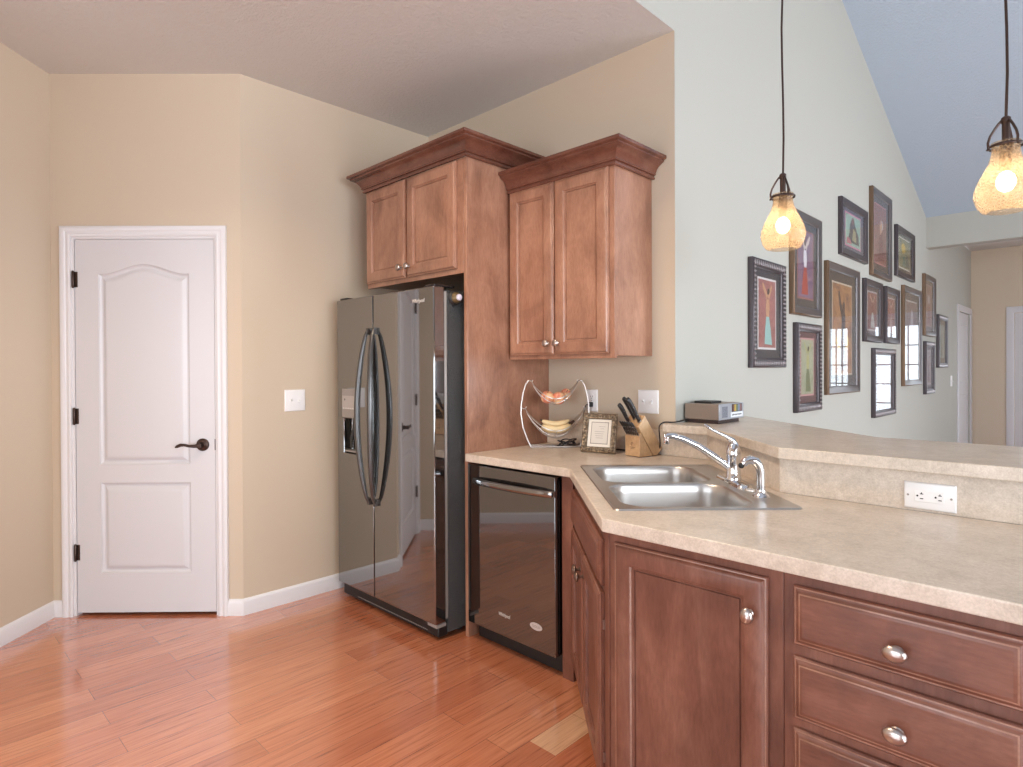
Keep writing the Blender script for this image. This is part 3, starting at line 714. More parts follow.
# ================================================================ PENDANTS
def crackle():
    m = bpy.data.materials.new('amber crackle glass'); m.use_nodes = True; nt = m.node_tree; nt.nodes.clear()
    o = nt.nodes.new('ShaderNodeOutputMaterial'); t = nt.nodes.new('ShaderNodeBsdfTransparent'); t.inputs[0].default_value = (1, .86, .68, 1)
    tr = nt.nodes.new('ShaderNodeBsdfTranslucent'); tr.inputs[0].default_value = (1, .74, .48, 1); g = nt.nodes.new('ShaderNodeBsdfGlossy'); g.inputs['Roughness'].default_value = .12
    tc = nt.nodes.new('ShaderNodeTexCoord'); v = nt.nodes.new('ShaderNodeTexVoronoi'); v.feature = 'DISTANCE_TO_EDGE'; v.inputs['Scale'].default_value = 120
    nt.links.new(tc.outputs['Object'], v.inputs['Vector'])
    n = nt.nodes.new('ShaderNodeTexNoise'); n.inputs['Scale'].default_value = 120; nt.links.new(tc.outputs['Object'], n.inputs['Vector'])
    r = nt.nodes.new('ShaderNodeMapRange'); r.inputs[1].default_value = 0; r.inputs[2].default_value = .08; r.inputs[3].default_value = .58; r.inputs[4].default_value = .28; nt.links.new(v.outputs['Distance'], r.inputs[0])
    bp = nt.nodes.new('ShaderNodeBump'); bp.inputs['Strength'].default_value = .7; bp.inputs['Distance'].default_value = .004; nt.links.new(v.outputs['Distance'], bp.inputs['Height'])
    for q in (tr, g): nt.links.new(bp.outputs[0], q.inputs['Normal'])
    m1 = nt.nodes.new('ShaderNodeMixShader'); nt.links.new(r.outputs[0], m1.inputs[0]); nt.links.new(t.outputs[0], m1.inputs[1]); nt.links.new(tr.outputs[0], m1.inputs[2])
    fr_ = fresnel(nt)
    m2 = nt.nodes.new('ShaderNodeMixShader'); nt.links.new(fr_.outputs[0], m2.inputs[0]); nt.links.new(m1.outputs[0], m2.inputs[1]); nt.links.new(g.outputs[0], m2.inputs[2]); nt.links.new(m2.outputs[0], o.inputs[0])
    return m
M_crackle = crackle()
def emit(name, col, s):
    m = bpy.data.materials.new(name); m.use_nodes = True; b = m.node_tree.nodes['Principled BSDF']; b.inputs['Base Color'].default_value = (0, 0, 0, 1)
    b.inputs['Emission Color'].default_value = col; b.inputs['Emission Strength'].default_value = s; return m
M_bulb = emit('warm bulb', (1, .78, .52, 1), 18)
def pendant(x, y, zb, label):
    t = thing('pendant_lamp', label, 'pendant lamp', (x, y, zb), 0, 'pendant lamps over the bar')
    sh = MB(); pr = [(.045, 0.0), (.058, .004), (.070, .022), (.077, .048), (.0755, .066), (.067, .092), (.053, .120), (.041, .145), (.0345, .170), (.0335, .190), (.036, .203)]
    n = 40; R = []
    for r, h in pr:
        R.append([((r + .0012*math.sin(10*2*PI*k_/n)*math.sin(PI*h/.2))*math.cos(2*PI*k_/n), (r + .0012*math.sin(10*2*PI*k_/n)*math.sin(PI*h/.2))*math.sin(2*PI*k_/n), h) for k_ in range(n)])
    sh.rings(R); so = sh.build('glass_shade', M_crackle, t, ang=80)
    MB().ball((0, 0, .088), .024, 16, 12, 1, 1, 1.25).build('bulb', M_bulb, t)
    MB().lathe([(.0005, .118), (.013, .118), (.015, .13), (.015, .20), (.010, .205), (.010, .258), (.012, .26), (.012, .274), (.008, .278), (.0005, .278)], 18).build('socket', M_bronze, t)
    mb = MB(); mb.tube([(.0405*math.cos(a), .0405*math.sin(a), .192) for a in [2*PI*i/32 for i in range(32)]], .0022, 8, closed=True, ry=.0045, up=(0, 0, 1)); mb.build('ring', M_bronze, t)
    for a in (5*PI/12, 5*PI/12 + 2*PI/3, 5*PI/12 + 4*PI/3):
        mb = MB(); c_, s_ = math.cos(a), math.sin(a)
        mb.tube([(.010*c_, .010*s_, .268), (.017*c_, .017*s_, .260), (.026*c_, .026*s_, .246), (.037*c_, .037*s_, .226), (.042*c_, .042*s_, .208), (.041*c_, .041*s_, .190), (.045*c_, .045*s_, .186)], .0035, 8); mb.build('arm', M_bronze, t)
    ztop = slope(y) - zb
    mb = MB(); pts = [(.0035*math.sin(i*1.3), .002*math.cos(i*2.1), .274 + (ztop - .294)*i/24) for i in range(25)]; mb.tube(pts, .0038, 8); mb.build('cord', M_bronze, t)
    MB().lathe([(.0005, -.045), (.012, -.045), (.03, -.04), (.06, -.028), (.06, .02), (.0005, .02)], 24, (0, 0, ztop)).build('canopy', M_bronze, t)
    return t
pendant(-.857, 2.3, 1.765, 'amber crackle glass pendant lamp hanging nearer the picture wall, fully in view')
pendant(-.219, 2.3, 1.787, 'amber crackle glass pendant lamp at right edge of the photo')

# ================================================================ PICTURES ON THE LIVING ROOM WALL
M_fdark = mat('dark pewter picture frame', (74, 66, 68), .35, .35)
M_frib = mat('silver rubbed ribs', (150, 142, 142), .35, .5)
M_fbronze = mat('bronze frame edge', (116, 92, 72), .35, .5)
M_fsilver = mat('pewter frame face', (104, 98, 98), .28, .5)
def art_mat(name, c):
    m = mat(name, c[1], .6); v = coords(m); n = noise(m, v, 5.5, 5, .6, 1.5); n2 = noise(m, v, 14, 4, .6, .8)
    col = ramp(m, n, [(.32, c[0]), (.5, c[1]), (.66, c[2])]); col = mix(m, .3, col, ramp(m, n2, [(.4, c[0]), (.6, c[2])])); L(m, col, bsdf(m).inputs['Base Color']); return m
def ell(cx, cz, rx, rz, rot=0, n=18):
    c_, s_ = math.cos(math.radians(rot)), math.sin(math.radians(rot))
    return [(cx + rx*math.cos(2*PI*i/n)*c_ - rz*math.sin(2*PI*i/n)*s_, cz + rx*math.cos(2*PI*i/n)*s_ + rz*math.sin(2*PI*i/n)*c_) for i in range(n)]
_mc = {}
def flat(c):
    if c not in _mc: _mc[c] = mat('paint %d %d %d' % c, c, .6)
    return _mc[c]
def picture(y0, y1, z0, z1, style, bg, matc, figs, label, line=None, bar=.058, depth=.034):
    y0 *= 1.02; w_, h_ = y1 - y0, z1 - z0
    t = thing('framed_picture', label, 'picture', (XE + .001, (y0 + y1)/2, z0), PI/2, 'framed dance pictures on the living room wall')
    a, b = -w_/2, w_/2
    inn = min(bar, w_*.16)
    mp = lambda x, z, h: (x, -h, z)
    rect = [(a, 0), (a, h_), (b, h_), (b, 0)]
    mb = MB()
    edge = M_fbronze if style == 'bronze' else M_fdark
    mb.sweep(rect, [(0, 0), (0, depth*.8), (.004, depth*.95), (.010, depth)], mp, closed=True); mb.mi = 1
    mb.sweep(rect, [(.010, depth), (inn*.45, depth*.92), (inn*.75, depth*.75), (inn*.9, depth*.7), (inn, depth*.55), (inn, depth*.2)], mp, closed=True)
    f = mb.build('frame', [edge, M_fsilver if style == 'bronze' else M_fdark], t, ang=50)
    if style == 'ribbed':
        mb = MB(); sp_ = .026
        nz = int((h_ - .03)/sp_); nx = int((w_ - .03)/sp_)
        for i in range(nz):
            z = .015 + (h_ - .03)*(i + .5)/nz
            for x in (a + inn*.42, b - inn*.42): mb.ball((x, -depth*.90, z), .007, 8, 6, inn*.36/.007, .7, 1.05)
        for i in range(nx):
            x = a + .015 + (w_ - .03)*(i + .5)/nx
            for z in (inn*.42, h_ - inn*.42): mb.ball((x, -depth*.90, z), .007, 8, 6, 1.05, .7, inn*.36/.007)
        mb.build('frame_ribs', M_frib, f)
    mx, mz = w_*.13, h_*.085
    MB().box(a + inn - .002, b - inn + .002, -.009, -.004, inn - .002, h_ - inn + .002).build('mat_board', flat(matc), t, smooth=False)
    px0, px1, pz0, pz1 = a + inn + mx, b - inn - mx, inn + mz*1.15, h_ - inn - mz
    if line: MB().box(px0 - .012, px1 + .012, -.0098, -.0092, pz0 - .012, pz1 + .012).build('mat_line', flat(line), t, smooth=False)
    mats = [art_mat('painting ground', bg)]; mb = MB(); mb.box(px0, px1, -.0108, -.0102, pz0, pz1)
    y = .0110
    for col, pts in figs:
        mats.append(flat(col)); mb.mi = len(mats) - 1
        vs = [mb.bm.verts.new((px0 + (px1 - px0)*u, -y, pz0 + (pz1 - pz0)*v)) for u, v in pts]; mb._f(vs); y += .0002
    # keep faces as they are
    pr_ = mb.build('print', mats, t, smooth=False)
    MB().box(a + inn - .001, b - inn + .001, -.0165, -.0150, inn - .001, h_ - inn + .001).build('glass', M_pane, t, smooth=False)
    return t
SK = (196, 150, 116); SKD = (150, 100, 70)
def dancer(skin, top_, skirt, hair, lean=0, flip=1):
    X = lambda u: .5 + flip*(u - .5)
    P = lambda pts: [(X(u), v) for u, v in pts]
    return [(skirt, P([(.34, .05), (.78, .04), (.70, .28), (.60, .47), (.44, .47), (.38, .28)])),
            (top_, P([(.44, .46), (.60, .46), (.64, .58), (.62, .72), (.46, .72), (.42, .60)])),
            (skin, P([(.46, .70), (.40, .78), (.28, .84), (.20, .94), (.26, .96), (.38, .88), (.50, .80)])),
            (skin, P([(.60, .70), (.68, .80), (.80, .90), (.74, .95), (.62, .86), (.54, .80)])),
            (skin, P(ell(.54, .80, .07, .06))), (hair, P(ell(.56, .835, .075, .045, 20)))]
DK = (52, 46, 50)
picture(3.378, 3.943, 1.333, 1.967, 'ribbed', ((146, 92, 88), (178, 118, 112), (122, 86, 86)), (58, 60, 66),
        dancer(SK, SK, (150, 190, 184), DK), 'ribbed dark picture, leftmost of the wall: dancer in pale teal skirt on red', (222, 216, 214))
picture(3.993, 4.613, 1.679, 2.362, 'bronze', ((96, 74, 110), (128, 100, 126), (150, 110, 110)), (66, 62, 62),
        dancer((206, 190, 184), (222, 218, 222), (168, 66, 52), (60, 40, 40), flip=-1), 'bronze-sided picture behind the left pendant: dancer in white top and red skirt', (150, 96, 90))
picture(4.058, 4.610, 1.036, 1.628, 'ribbed', ((150, 160, 130), (186, 186, 158), (110, 120, 100)), (92, 58, 66),
        dancer((170, 170, 120), (180, 176, 120), (110, 120, 84), (60, 56, 44)), 'ribbed dark picture, lowest at left above the radio: pale green dancer on plum mat', (200, 150, 150))
picture(4.653, 5.527, 1.133, 2.106, 'bronze', ((150, 100, 70), (190, 140, 84), (112, 72, 60)), (68, 62, 58),
        [((216, 176, 70), ell(.5, .36, .34, .12)), ((86, 52, 48), [(.34, .03), (.72, .03), (.66, .40), (.40, .40)]), ((58, 44, 46), [(.44, .38), (.62, .38), (.66, .64), (.58, .74), (.46, .66)]), ((58, 44, 46), [(.46, .62), (.34, .76), (.28, .92), (.35, .93), (.42, .80), (.54, .70)]), ((70, 52, 46), ell(.57, .76, .07, .05))],
        'largest bronze-sided picture: tall dark figure with raised arm on gold', (206, 190, 170))
picture(4.969, 5.760, 2.195, 2.633, 'plain', ((140, 176, 160), (164, 190, 170), (120, 140, 120)), (84, 74, 88),
        [((72, 56, 56), [(.12, .1), (.9, .1), (.86, .42), (.70, .60), (.56, .86), (.42, .9), (.30, .7), (.26, .42)]), ((160, 150, 110), [(.42, .2), (.72, .16), (.66, .5), (.52, .6)]), ((176, 90, 100), [(.05, .05), (.4, .05), (.3, .2), (.1, .25)]), ((110, 72, 60), ell(.48, .82, .10, .12))],
        'dark wide picture, upper left of wall: huddled dark couple on pale green', (206, 120, 150))
picture(5.789, 6.549, 2.125, 2.888, 'bronze', ((132, 82, 72), (160, 106, 92), (110, 78, 80)), (76, 68, 68),
        [((190, 186, 190), ell(.62, .68, .12, .09)), ((120, 60, 52), [(.3, .05), (.8, .05), (.72, .5), (.5, .62), (.36, .4)]), ((206, 160, 130), [(.46, .5), (.62, .56), (.66, .72), (.52, .78), (.44, .66)])],
        'topmost tall bronze-sided picture: reddish figure on brown ground', (196, 130, 130))
picture(6.622, 7.487, 2.211, 2.699, 'plain', ((170, 150, 80), (120, 130, 100), (74, 96, 90)), (58, 54, 56),
        [((216, 180, 60), ell(.4, .68, .2, .18)), ((60, 110, 100), [(.3, .06), (.62, .06), (.56, .4), (.36, .4)]), ((52, 74, 70), [(.62, .06), (.92, .06), (.86, .46), (.66, .5)])],
        'dark picture at upper right near the slope: yellow above green figures', (226, 222, 210))
picture(5.584, 6.226, 1.548, 2.077, 'plain', ((110, 58, 56), (150, 96, 88), (84, 52, 56)), (72, 64, 70),
        dancer((190, 150, 130), (120, 60, 56), (170, 166, 160), DK), 'left one of the two narrow dark frames hung edge to edge in the middle', (190, 184, 184))
picture(6.233, 6.849, 1.552, 2.071, 'plain', ((120, 64, 58), (164, 104, 92), (96, 64, 66)), (72, 64, 70),
        dancer((196, 156, 140), (150, 90, 90), (176, 150, 140), DK, flip=-1), 'right one of the two narrow dark frames hung edge to edge in the middle', (200, 190, 186))
picture(6.888, 7.815, 1.142, 2.145, 'bronze', ((120, 96, 92), (150, 126, 122), (96, 80, 84)), (84, 78, 78),
        [((190, 184, 190), [(.46, .5), (.66, .56), (.62, .86), (.5, .9), (.42, .7)]), ((108, 78, 76), [(.3, .05), (.8, .05), (.7, .5), (.42, .5)])],
        'tall bronze-sided picture reflecting the windows, right of the paired frames', (222, 218, 214))
picture(5.845, 6.693, .892, 1.499, 'ribbed', ((120, 70, 68), (96, 60, 62), (150, 104, 100)), (80, 58, 60),
        [((214, 208, 204), [(.10, .28), (.44, .24), (.36, .52), (.30, .86), (.12, .84)]), ((70, 50, 46), [(.44, .5), (.56, .78), (.7, .82), (.6, .5)]), ((196, 120, 116), [(.3, .1), (.9, .1), (.8, .24), (.4, .22)])],
        'ribbed dark picture hanging lowest below the paired frames: white shape on maroon')
picture(7.817, 8.559, 1.678, 2.361, 'bronze', ((150, 110, 98), (176, 134, 120), (120, 92, 92)), (80, 74, 74),
        [((206, 196, 196), ell(.5, .66, .18, .12)), ((140, 70, 60), [(.3, .06), (.72, .06), (.64, .5), (.42, .5)])],
        'small bronze-sided upright picture at right end, above a narrower dark one', (186, 150, 146))
picture(7.864, 8.501, 1.028, 1.617, 'ribbed', ((150, 130, 130), (176, 160, 160), (110, 100, 104)), (76, 70, 74),
        [((110, 80, 84), [(.3, .06), (.7, .06), (.6, .6), (.5, .8), (.38, .6)])],
        'small ribbed dark picture at right end, low beside the tall bronze one', (206, 200, 200))
picture(8.560, 9.297, 1.323, 1.957, 'ribbed', ((176, 190, 180), (190, 200, 192), (150, 160, 156)), (120, 112, 104),
        [((110, 128, 120), [(.34, .06), (.66, .06), (.6, .5), (.5, .8), (.42, .5)])],
        'last ribbed dark picture toward the doorway, pale grey-green inside')

# ================================================================ THINGS ON THE COUNTER
# wire fruit basket
M_wire = mat('satin silver wire', (206, 198, 192), .3, .85)
bx, by = -2.098, 2.470
fb = thing('fruit_basket', 'silver wire two-tier hammock fruit basket in the counter corner', 'fruit basket', (bx, by, CT), PI/4)
hw = .128
mb = MB(); mb.tube([(-hw, -.02, .006), (hw, -.02, .006), (hw, .055, .006), (-hw, .055, .006)], .0055, 10, closed=True); mb.build('base', M_wire, fb)
for s_ in (-1, 1):
    mb = MB(); mb.tube([(s_*hw, -.02, .004), (s_*(hw + .018), -.016, .045), (s_*(hw + .042), -.008, .11), (s_*(hw + .052), 0, .18), (s_*(hw + .050), 0, .23), (s_*(hw + .040), 0, .29), (s_*(hw + .026), 0, .335), (s_*(hw + .012), 0, .355), (s_*(hw - .002), 0, .353), (s_*(hw - .008), 0, .350), (s_*(hw - .012), 0, .358)], [.0045]*7 + [.004]*2 + [.003]*2, 10); mb.build('upright', M_wire, fb)
    MB().tube([(s_*(hw + .051), 0, .212), (s_*(hw + .038), 0, .206), (s_*(hw + .028), 0, .206), (s_*(hw + .022), 0, .218)], .0028, 8).build('hook', M_wire, fb)
def hammock(xh, zh, drop, depth, name):
    mb = MB(); n = 22
    for v in (-1, -.6, -.2, .2, .6, 1):
        P = []
        for i in range(n + 1):
            u = -1 + 2*i/n; k_ = max(0, math.cos(u*PI/2))**.75
            dz = drop*k_*(1 - .30*v*v); P.append((xh*u*(1 - .02*k_), depth*v*k_, zh - dz))
        mb.tube(P, .0026 if abs(v) == 1 else .0018, 7)
    for u in (-.45, 0, .45):
        k_ = max(0, math.cos(u*PI/2))**.75
        mb.tube([(xh*u*(1 - .02*k_), depth*v/10*k_, zh - drop*k_*(1 - .30*(v/10)**2)) for v in range(-10, 11)], .0016, 6)
    return mb.build(name, M_wire, fb)
hammock(hw - .006, .350, .125, .085, 'upper_basket')
hammock(hw + .029, .208, .158, .100, 'lower_basket')
def apple(x, y, z, label, tilt, r=.036):
    m = mat('apple skin', (214, 120, 96), .35); v = coords(m, (1, 1, .5)); n = noise(m, v, 38, 4, .6); L(m, ramp(m, n, [(.3, (206, 96, 82)), (.46, (226, 152, 120)), (.62, (236, 198, 150))]), bsdf(m).inputs['Base Color'])
    t = thing('apple', label, 'apple', (x, y, z), 0, 'red and yellow apples in the basket'); t.rotation_euler = (tilt, tilt*.6, .4)
    pr = []
    for i in range(17):
        a = PI*i/16; rr = r*(max(0, math.sin(a))**.85)*(1 + .06*math.cos(a)); zz = -r*.92*math.cos(a) - (.010*math.exp(-((i - 16)/1.6)**2)) + .006*math.exp(-(i/1.6)**2); pr.append((rr, zz))
    MB().lathe(pr, 22).build('fruit', m, t, ang=80)
    MB().tube([(0, 0, r*.72), (.002, 0, r*.95), (.006, .001, r*1.12)], .0015, 6).build('stem', M_bronze, t)
def bk(lx_, ly_, lz_): return (bx + (lx_ - ly_)*S2, by + (lx_ + ly_)*S2, CT + lz_)
apple(*bk(-.040, -.004, .268), 'rounder red and yellow apple at left in the upper wire basket', .3, .035)
apple(*bk(.018, -.012, .2625), 'front apple of the two touching at right in the upper basket', -1.0, .034)
apple(*bk(.062, .028, .283), 'rear apple mostly hidden at right in the upper basket', .8, .030)
# bananas in the lower basket
M_ban = mat('pale yellow banana skin', (228, 204, 158), .45); M_btip = mat('dark banana tip', (66, 48, 40), .6)
bn = thing('banana_bunch', 'pale yellow bunch of bananas with dark tips in the lower wire basket', 'bananas', bk(0, 0, .07), PI/4)
for i, (dy, dz, sc_) in enumerate(((-.045, .030, 1.0), (-.012, .022, 1.02), (.024, .026, .98), (.006, .052, .95))):
    path = []; rr = []
    for j in range(13):
        u = -1 + 2*j/12; path.append((.004 + .078*sc_*u, dy + .010*u, dz + .022*u*u)); rr.append(.017*(1 - abs(u)**5*.75))
    b_ = MB().tube(path, rr, 12).build('banana', M_ban, bn, ang=80)
    e_ = path[0]; MB().tube([(e_[0] + .002, e_[1], e_[2]), (e_[0] - .008, e_[1], e_[2] + .004)], [.0055, .004], 8).build('tip', M_btip, b_)
MB().tube([(.080, -.022, .056), (.090, -.015, .062), (.100, -.010, .070)], [.014, .010, .008], 10).build('stem', M_btip, bn)

# small photo frame
pf = thing('photo_frame', 'small ornate silver-gold frame holding a printed card beside knife block', 'photo frame', (-1.805, 2.452, CT), .13 + .12)
w_, h_ = .180, .196
tilt = math.radians(-13)
TM = Matrix.Rotation(tilt, 4, 'X')
mp = lambda x, z, h: tuple(TM @ Vector((x, -h, z)))
rect = [(-w_/2, .001), (-w_/2, h_), (w_/2, h_), (w_/2, .001)]
def ornate():
    m = mat('antique silver gilt', (152, 134, 110), .35, .75); v = coords(m); n = noise(m, v, 90, 4, .7); L(m, ramp(m, n, [(.35, (84, 68, 54)), (.6, (156, 138, 116))]), bsdf(m).inputs['Base Color']); bump(m, n, .8, .004); return m
M_orn = ornate()
mb = MB(); mb.sweep(rect, [(0, 0), (0, .010), (.006, .015), (.016, .011), (.024, .014), (.029, .009), (.029, .002)], mp, closed=True)
f_ = mb.build('frame', M_orn, pf, ang=50)
mb = MB()
for i in range(11):
    for (x, z) in ((-w_/2 + .014, .014 + (h_ - .028)*i/10), (w_/2 - .014, .014 + (h_ - .028)*i/10), (-w_/2 + .014 + (w_ - .028)*i/10, .014), (-w_/2 + .014 + (w_ - .028)*i/10, h_ - .014)): mb.ball(mp(x, z, .0125), .0055, 8, 6)
mb.build('beading', M_orn, f_)
def slab(a, b, c, d, y0, y1): mb = MB(); mb.rings([[mp(a, c, y), mp(b, c, y), mp(b, d, y), mp(a, d, y)] for y in (y0, y1)], True, True); return mb
slab(-w_/2 + .026, w_/2 - .026, .026, h_ - .026, .001, .003).build('mat_board', flat((232, 224, 212)), pf, smooth=False)
slab(-w_/2 + .044, w_/2 - .044, .044, h_ - .042, .0031, .0038).build('mat_line', flat((150, 140, 130)), pf, smooth=False)
cd = slab(-w_/2 + .048, w_/2 - .048, .048, h_ - .046, .0038, .0044).build('card', flat((214, 206, 196)), pf, smooth=False)
mb = MB()
for i, (a, b) in enumerate(((-.004, .03), (.004, .024), (-.026, .026), (-.024, .022), (-.02, .02), (-.018, .02))):
    z = h_ - .066 - i*.0105 - (.004 if i > 1 else 0); mb.rings([[mp(a, z, y), mp(b, z, y), mp(b, z + .0016, y), mp(a, z + .0016, y)] for y in (.0044, .0047)], True, True)
mb.build('printed_lines', flat((150, 142, 136)), cd, smooth=False)
slab(-w_/2 + .012, w_/2 - .012, .012, h_ - .012, -.003, .0015).build('backing', M_btip, pf, smooth=False)
mb = MB(); a_ = mp(0, h_*.72, -.004); mb.rings([[(-.02, a_[1] + .001, a_[2]), (.02, a_[1] + .001, a_[2]), (.02, .085, .001), (-.02, .085, .001)], [(-.02, a_[1] + .005, a_[2]), (.02, a_[1] + .005, a_[2]), (.02, .089, .001), (-.02, .089, .001)]], True, True); mb.build('easel_leg', M_btip, pf, smooth=False)

# knife block: local x = its length axis (front at -x), local y = width
M_maple = wood('pale maple', (206, 168, 122), (220, 184, 140), (230, 198, 156), (12, 2, 2), .4, .1)
kb_rz = math.radians(79)
kb = thing('knife_block', 'pale wood knife block full of black-handled knives left of the faucet', 'knife block', (-1.6115, 2.4595, CT), kb_rz)
# side profile (x back, z): upright front for steak knives, sloping upper block behind
wb = .094
sidep = [(0, .002), (.125, .002), (.158, .045), (.075, .195), (.022, .128), (.030, .118), (0, .104)]
front = [(0, .003), (.088, .003), (.010, .114), (0, .097)]
mb = MB(); mb.prism(front, -wb/2, wb/2, 'y'); mb.build('steak_knife_block', M_maple, kb, bevel=.002)
mb = MB(); mb.prism([(.0925, .003), (.118, .003), (.154, .034), (.035, .196), (-.006, .1425)], -wb/2, wb/2, 'y'); mb.build('upper_block', M_maple, kb, bevel=.002)
mb = MB()
sw_ = [(math.cos(a)*(.004 + .0012*a), math.sin(a)*(.004 + .0012*a)) for a in [i*.45 for i in range(11)]]
mb.tube([(-.0006, -u, .062 + v) for u, v in sw_], .0012, 6); mb.box(-.0007, .0003, -.016, .016, .044, .0465); mb.box(-.0007, .0003, -.011, .011, .038, .0395)
mb.build('maker_mark', mat('burnt mark', (112, 78, 52), .6), kb)
M_hand = mat('black knife handle', (38, 34, 35), .35); M_rivet = mat('steel rivet', (170, 166, 164), .3, .9)
import mathutils
def knife(p, dvec, ln, r, label, group, cat='knife'):
    """p = where the handle leaves the block (block frame), dvec = direction of the handle"""
    W4 = Matrix.Translation((-1.6115, 2.4595, CT)) @ Matrix.Rotation(kb_rz, 4, 'Z')
    base = W4 @ Vector(p); d = (W4.to_3x3() @ Vector(dvec)).normalized()
    t = thing('kitchen_knife', label, cat, base, 0, group)
    side = d.cross(Vector((0, 0, 1))).normalized()
    P = [d*(ln*q) for q in (0, .06, .3, .6, .85, .97, 1.0)]
    up_ = side.cross(d).normalized()
    P[3] = P[3] + up_*.002; P[5] = P[5] - up_*.003; P[6] = P[6] - up_*.004
    mb = MB(); mb.tube(P, [r*.75, r*.8, r*.85, r, r*1.05, r*.9, r*.4], 12, ry=[r*1.0, r*1.1, r*1.15, r*1.35, r*1.45, r*1.2, r*.5], up=up_)
    h = mb.build('handle', M_hand, t, ang=70)
    mb = MB(); mb.tube([d*-.0, d*.006], r*1.02, 12, ry=r*1.35, up=up_); mb.build('bolster', M_rivet, t)
    MB().tube([p_ + up_*(r*1.22) for p_ in P[1:6]], max(r*.22, .0015), 6).build('tang', M_rivet, h)
    mb = MB()
    for q in (.3, .6):
        for s_ in (-1, 1): mb.ball(d*(ln*q) + side*(r*.9*s_), .0022, 8, 6)
    mb.build('rivets', M_rivet, h)
    W_i = W4.to_3x3()
    mb = MB(); bl = .05; a = side*.0008; b = up_*(r*1.1)
    mb.rings([[-a - b, a - b, a + b, -a + b], [-a - b - d*bl, a - b - d*bl, a + b*.2 - d*bl, -a + b*.2 - d*bl]], True, True); mb.build('blade', M_chrome, t)
    return t
dirv = Vector((-.58, 0, .815)); dirl = Vector((-.58, 0, .815))
GS = 'steak knives in the front row of the block'
nm = ['first', 'second', 'third', 'fourth', 'fifth', 'sixth']
for i in range(6):
    y = .036 - i*.0145      # local +y shows at left
    knife((.004, y, .101), dirv, .084, .0034, nm[i] + ' black steak knife from the left in the block\'s lower front row', GS)
GL = 'large knives at the top of the block'
knife((.008, .030, .1605), dirl, .112, .0085, 'lowest and leftmost of the three large black-handled knives in the block', GL)
knife((.022, .005, .1785), dirl, .128, .0085, 'middle one of the three large black-handled knives at top of the block', GL)
knife((.014, -.034, .168), dirl, .140, .0090, 'rightmost large black-handled knife of the block, riveted handle', GL)

# clock radio on the bar top
M_rad = mat('taupe radio plastic', (128, 112, 100), .4); M_sil = mat('silver radio face', (172, 174, 180), .3, .3)
ra = thing('clock_radio', 'small silver and taupe clock radio on the bar top beside the wall corner', 'radio', (-1.383, 2.83, 1.07), PI/2)
rw, rd, rh = .262, .176, .092
mb = MB(); mb.box(-rw/2, rw/2, -rd/2 + .004, rd/2, .018, rh); mb.build('case', M_rad, ra, bevel=.003)
MB().box(-rw/2 + .01, rw/2 - .03, -rd/2 + .01, rd/2 - .01, 0, .018).build('base', mat('dark brown plastic', (52, 36, 34), .4), ra, bevel=.002)
fc = MB().box(-rw/2 - .001, rw/2 + .001, -rd/2, -rd/2 + .004, .018, rh + .001).build('front_face', M_sil, ra, bevel=.0015)
def speaker_m():
    m = mat('speaker mesh', (120, 124, 134), .5, .3); v = coords(m); n = noise(m, v, 900, 1); L(m, ramp(m, n, [(.4, (84, 86, 96)), (.6, (150, 152, 160))]), bsdf(m).inputs['Base Color']); return m
MB().box(-rw/2 + .028, -rw/2 + .085, -rd/2 - .0012, -rd/2, .028, rh - .012).build('speaker_grille', speaker_m(), fc)
mb = MB(); mb.box(-rw/2 + .132, rw/2 - .022, -rd/2 - .0015, -rd/2, .052, rh - .004); ds = mb.build('display', M_black, fc)
cols = ((96, 60, 48), (180, 150, 70), (96, 110, 84), (120, 130, 150), (130, 92, 88))
for i, c_ in enumerate(cols): MB().box(-rw/2 + .134 + i*.0205, -rw/2 + .153 + i*.0205, -rd/2 - .0022, -rd/2 - .0015, .054, rh - .006).build('reflected_strip', flat(c_), ds)  # stripes reflected in the display, put in as coloured strips
lb = MB().box(-rw/2 + .118, rw/2 - .014, -rd/2 - .0024, -rd/2, .026, .050).build('label_strip', flat((226, 226, 228)), fc)
mb = MB()
for i in range(9): mb.box(-rw/2 + .132 + i*.0115, -rw/2 + .140 + i*.0115, -rd/2 - .003, -rd/2 - .0024, .034 + .001*(i % 3), .040 + .001*(i % 2))
mb.build('scribbled_marks', M_dark, lb)
MB().box(-.07, .035, -.02, .07, rh, rh + .010).build('top_dock', M_blackmatt, ra, bevel=.002)

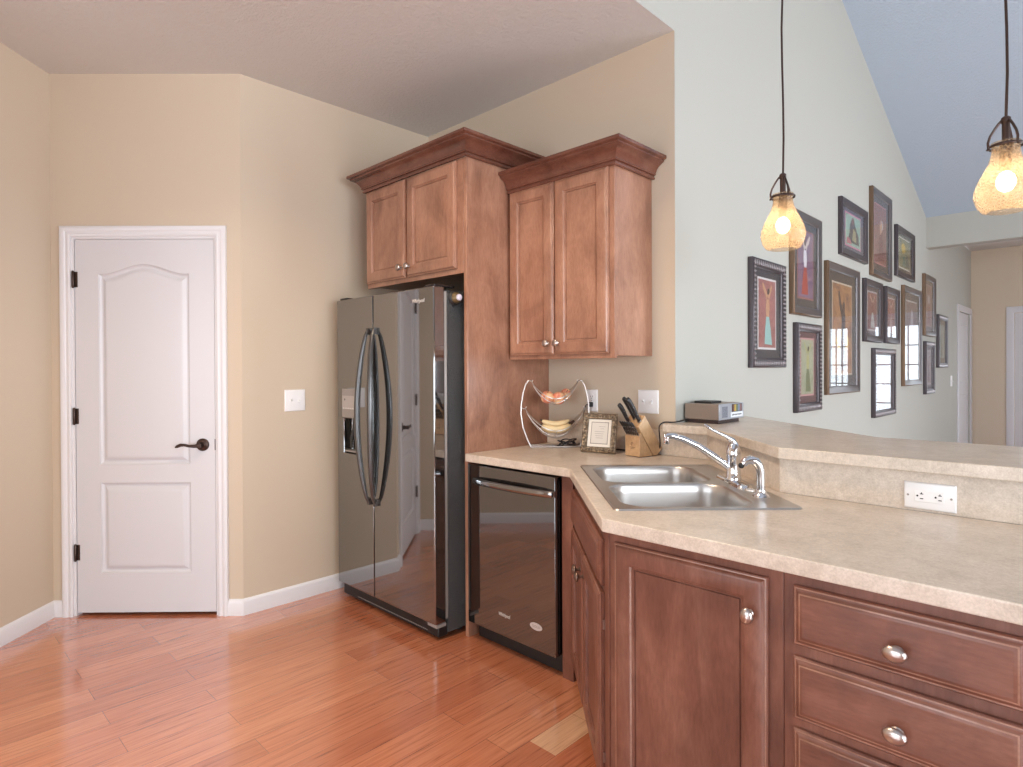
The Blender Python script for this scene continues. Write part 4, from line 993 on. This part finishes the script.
# cords
M_cord = mat('black cord', (26, 24, 26), .5)
def spline(pts, n=8):
    out = []; P = [Vector(p) for p in pts]; P = [2*P[0] - P[1]] + P + [2*P[-1] - P[-2]]
    for i in range(1, len(P) - 2):
        for j in range(n):
            t = j/n; a, b, c, d = P[i-1], P[i], P[i+1], P[i+2]
            out.append(.5*((2*b) + (c - a)*t + (2*a - 5*b + 4*c - d)*t*t + (3*b - a - 3*c + d)*t**3))
    out.append(P[-2]); return out
cr = thing('power_cord', 'black radio cord dropping from bar top behind the knife block', 'cord', (-1.47, 2.80, 1.075))
o_ = Vector(cr.location)
pts = [(-1.45, 2.735, 1.09), (-1.462, 2.68, 1.082), (-1.472, 2.60, 1.0765), (-1.497, 2.553, 1.078), (-1.513, 2.538, 1.06), (-1.522, 2.552, 1.02), (-1.532, 2.575, .975), (-1.548, 2.590, .938), (-1.575, 2.600, .922), (-1.64, 2.603, .920), (-1.75, 2.600, .920), (-1.86, 2.590, .920)]
MB().tube([p - o_ for p in spline(pts)], .0033, 8).build('cable', M_cord, cr)
cc = thing('power_cord', 'black coiled cord under fruit basket plugged into the upright outlet', 'cord', (-1.99, 2.56, CT))
o_ = Vector(cc.location)
pts = [(-1.972, 2.600, 1.143), (-1.985, 2.592, 1.138), (-1.994, 2.585, 1.10), (-1.990, 2.580, 1.03), (-1.996, 2.582, .97), (-2.012, 2.588, .935)]
cx, cy = -2.06, 2.515
for i in range(34):
    a = i*.62; q = .036 + .010*math.sin(i*1.7); pts.append((cx + (q*1.15*math.cos(a) - .5*q*math.sin(a))*S2 + .006, cy + (q*1.15*math.cos(a) + .5*q*math.sin(a))*S2, .9195 + .012*(1 + math.sin(i*.9)) + .0006*i))
MB().tube([p - o_ for p in spline(pts, 5)], .0030, 7).build('cable', M_cord, cc)
mb = MB(); mb.box(-.012, .012, 0, .020, -.014, .012); m_ = mb.build('plug', M_cord, cc, bevel=.003); m_.location = (-1.972 + 1.99, 2.599 - 2.56 + .001, 1.1425 - CT)
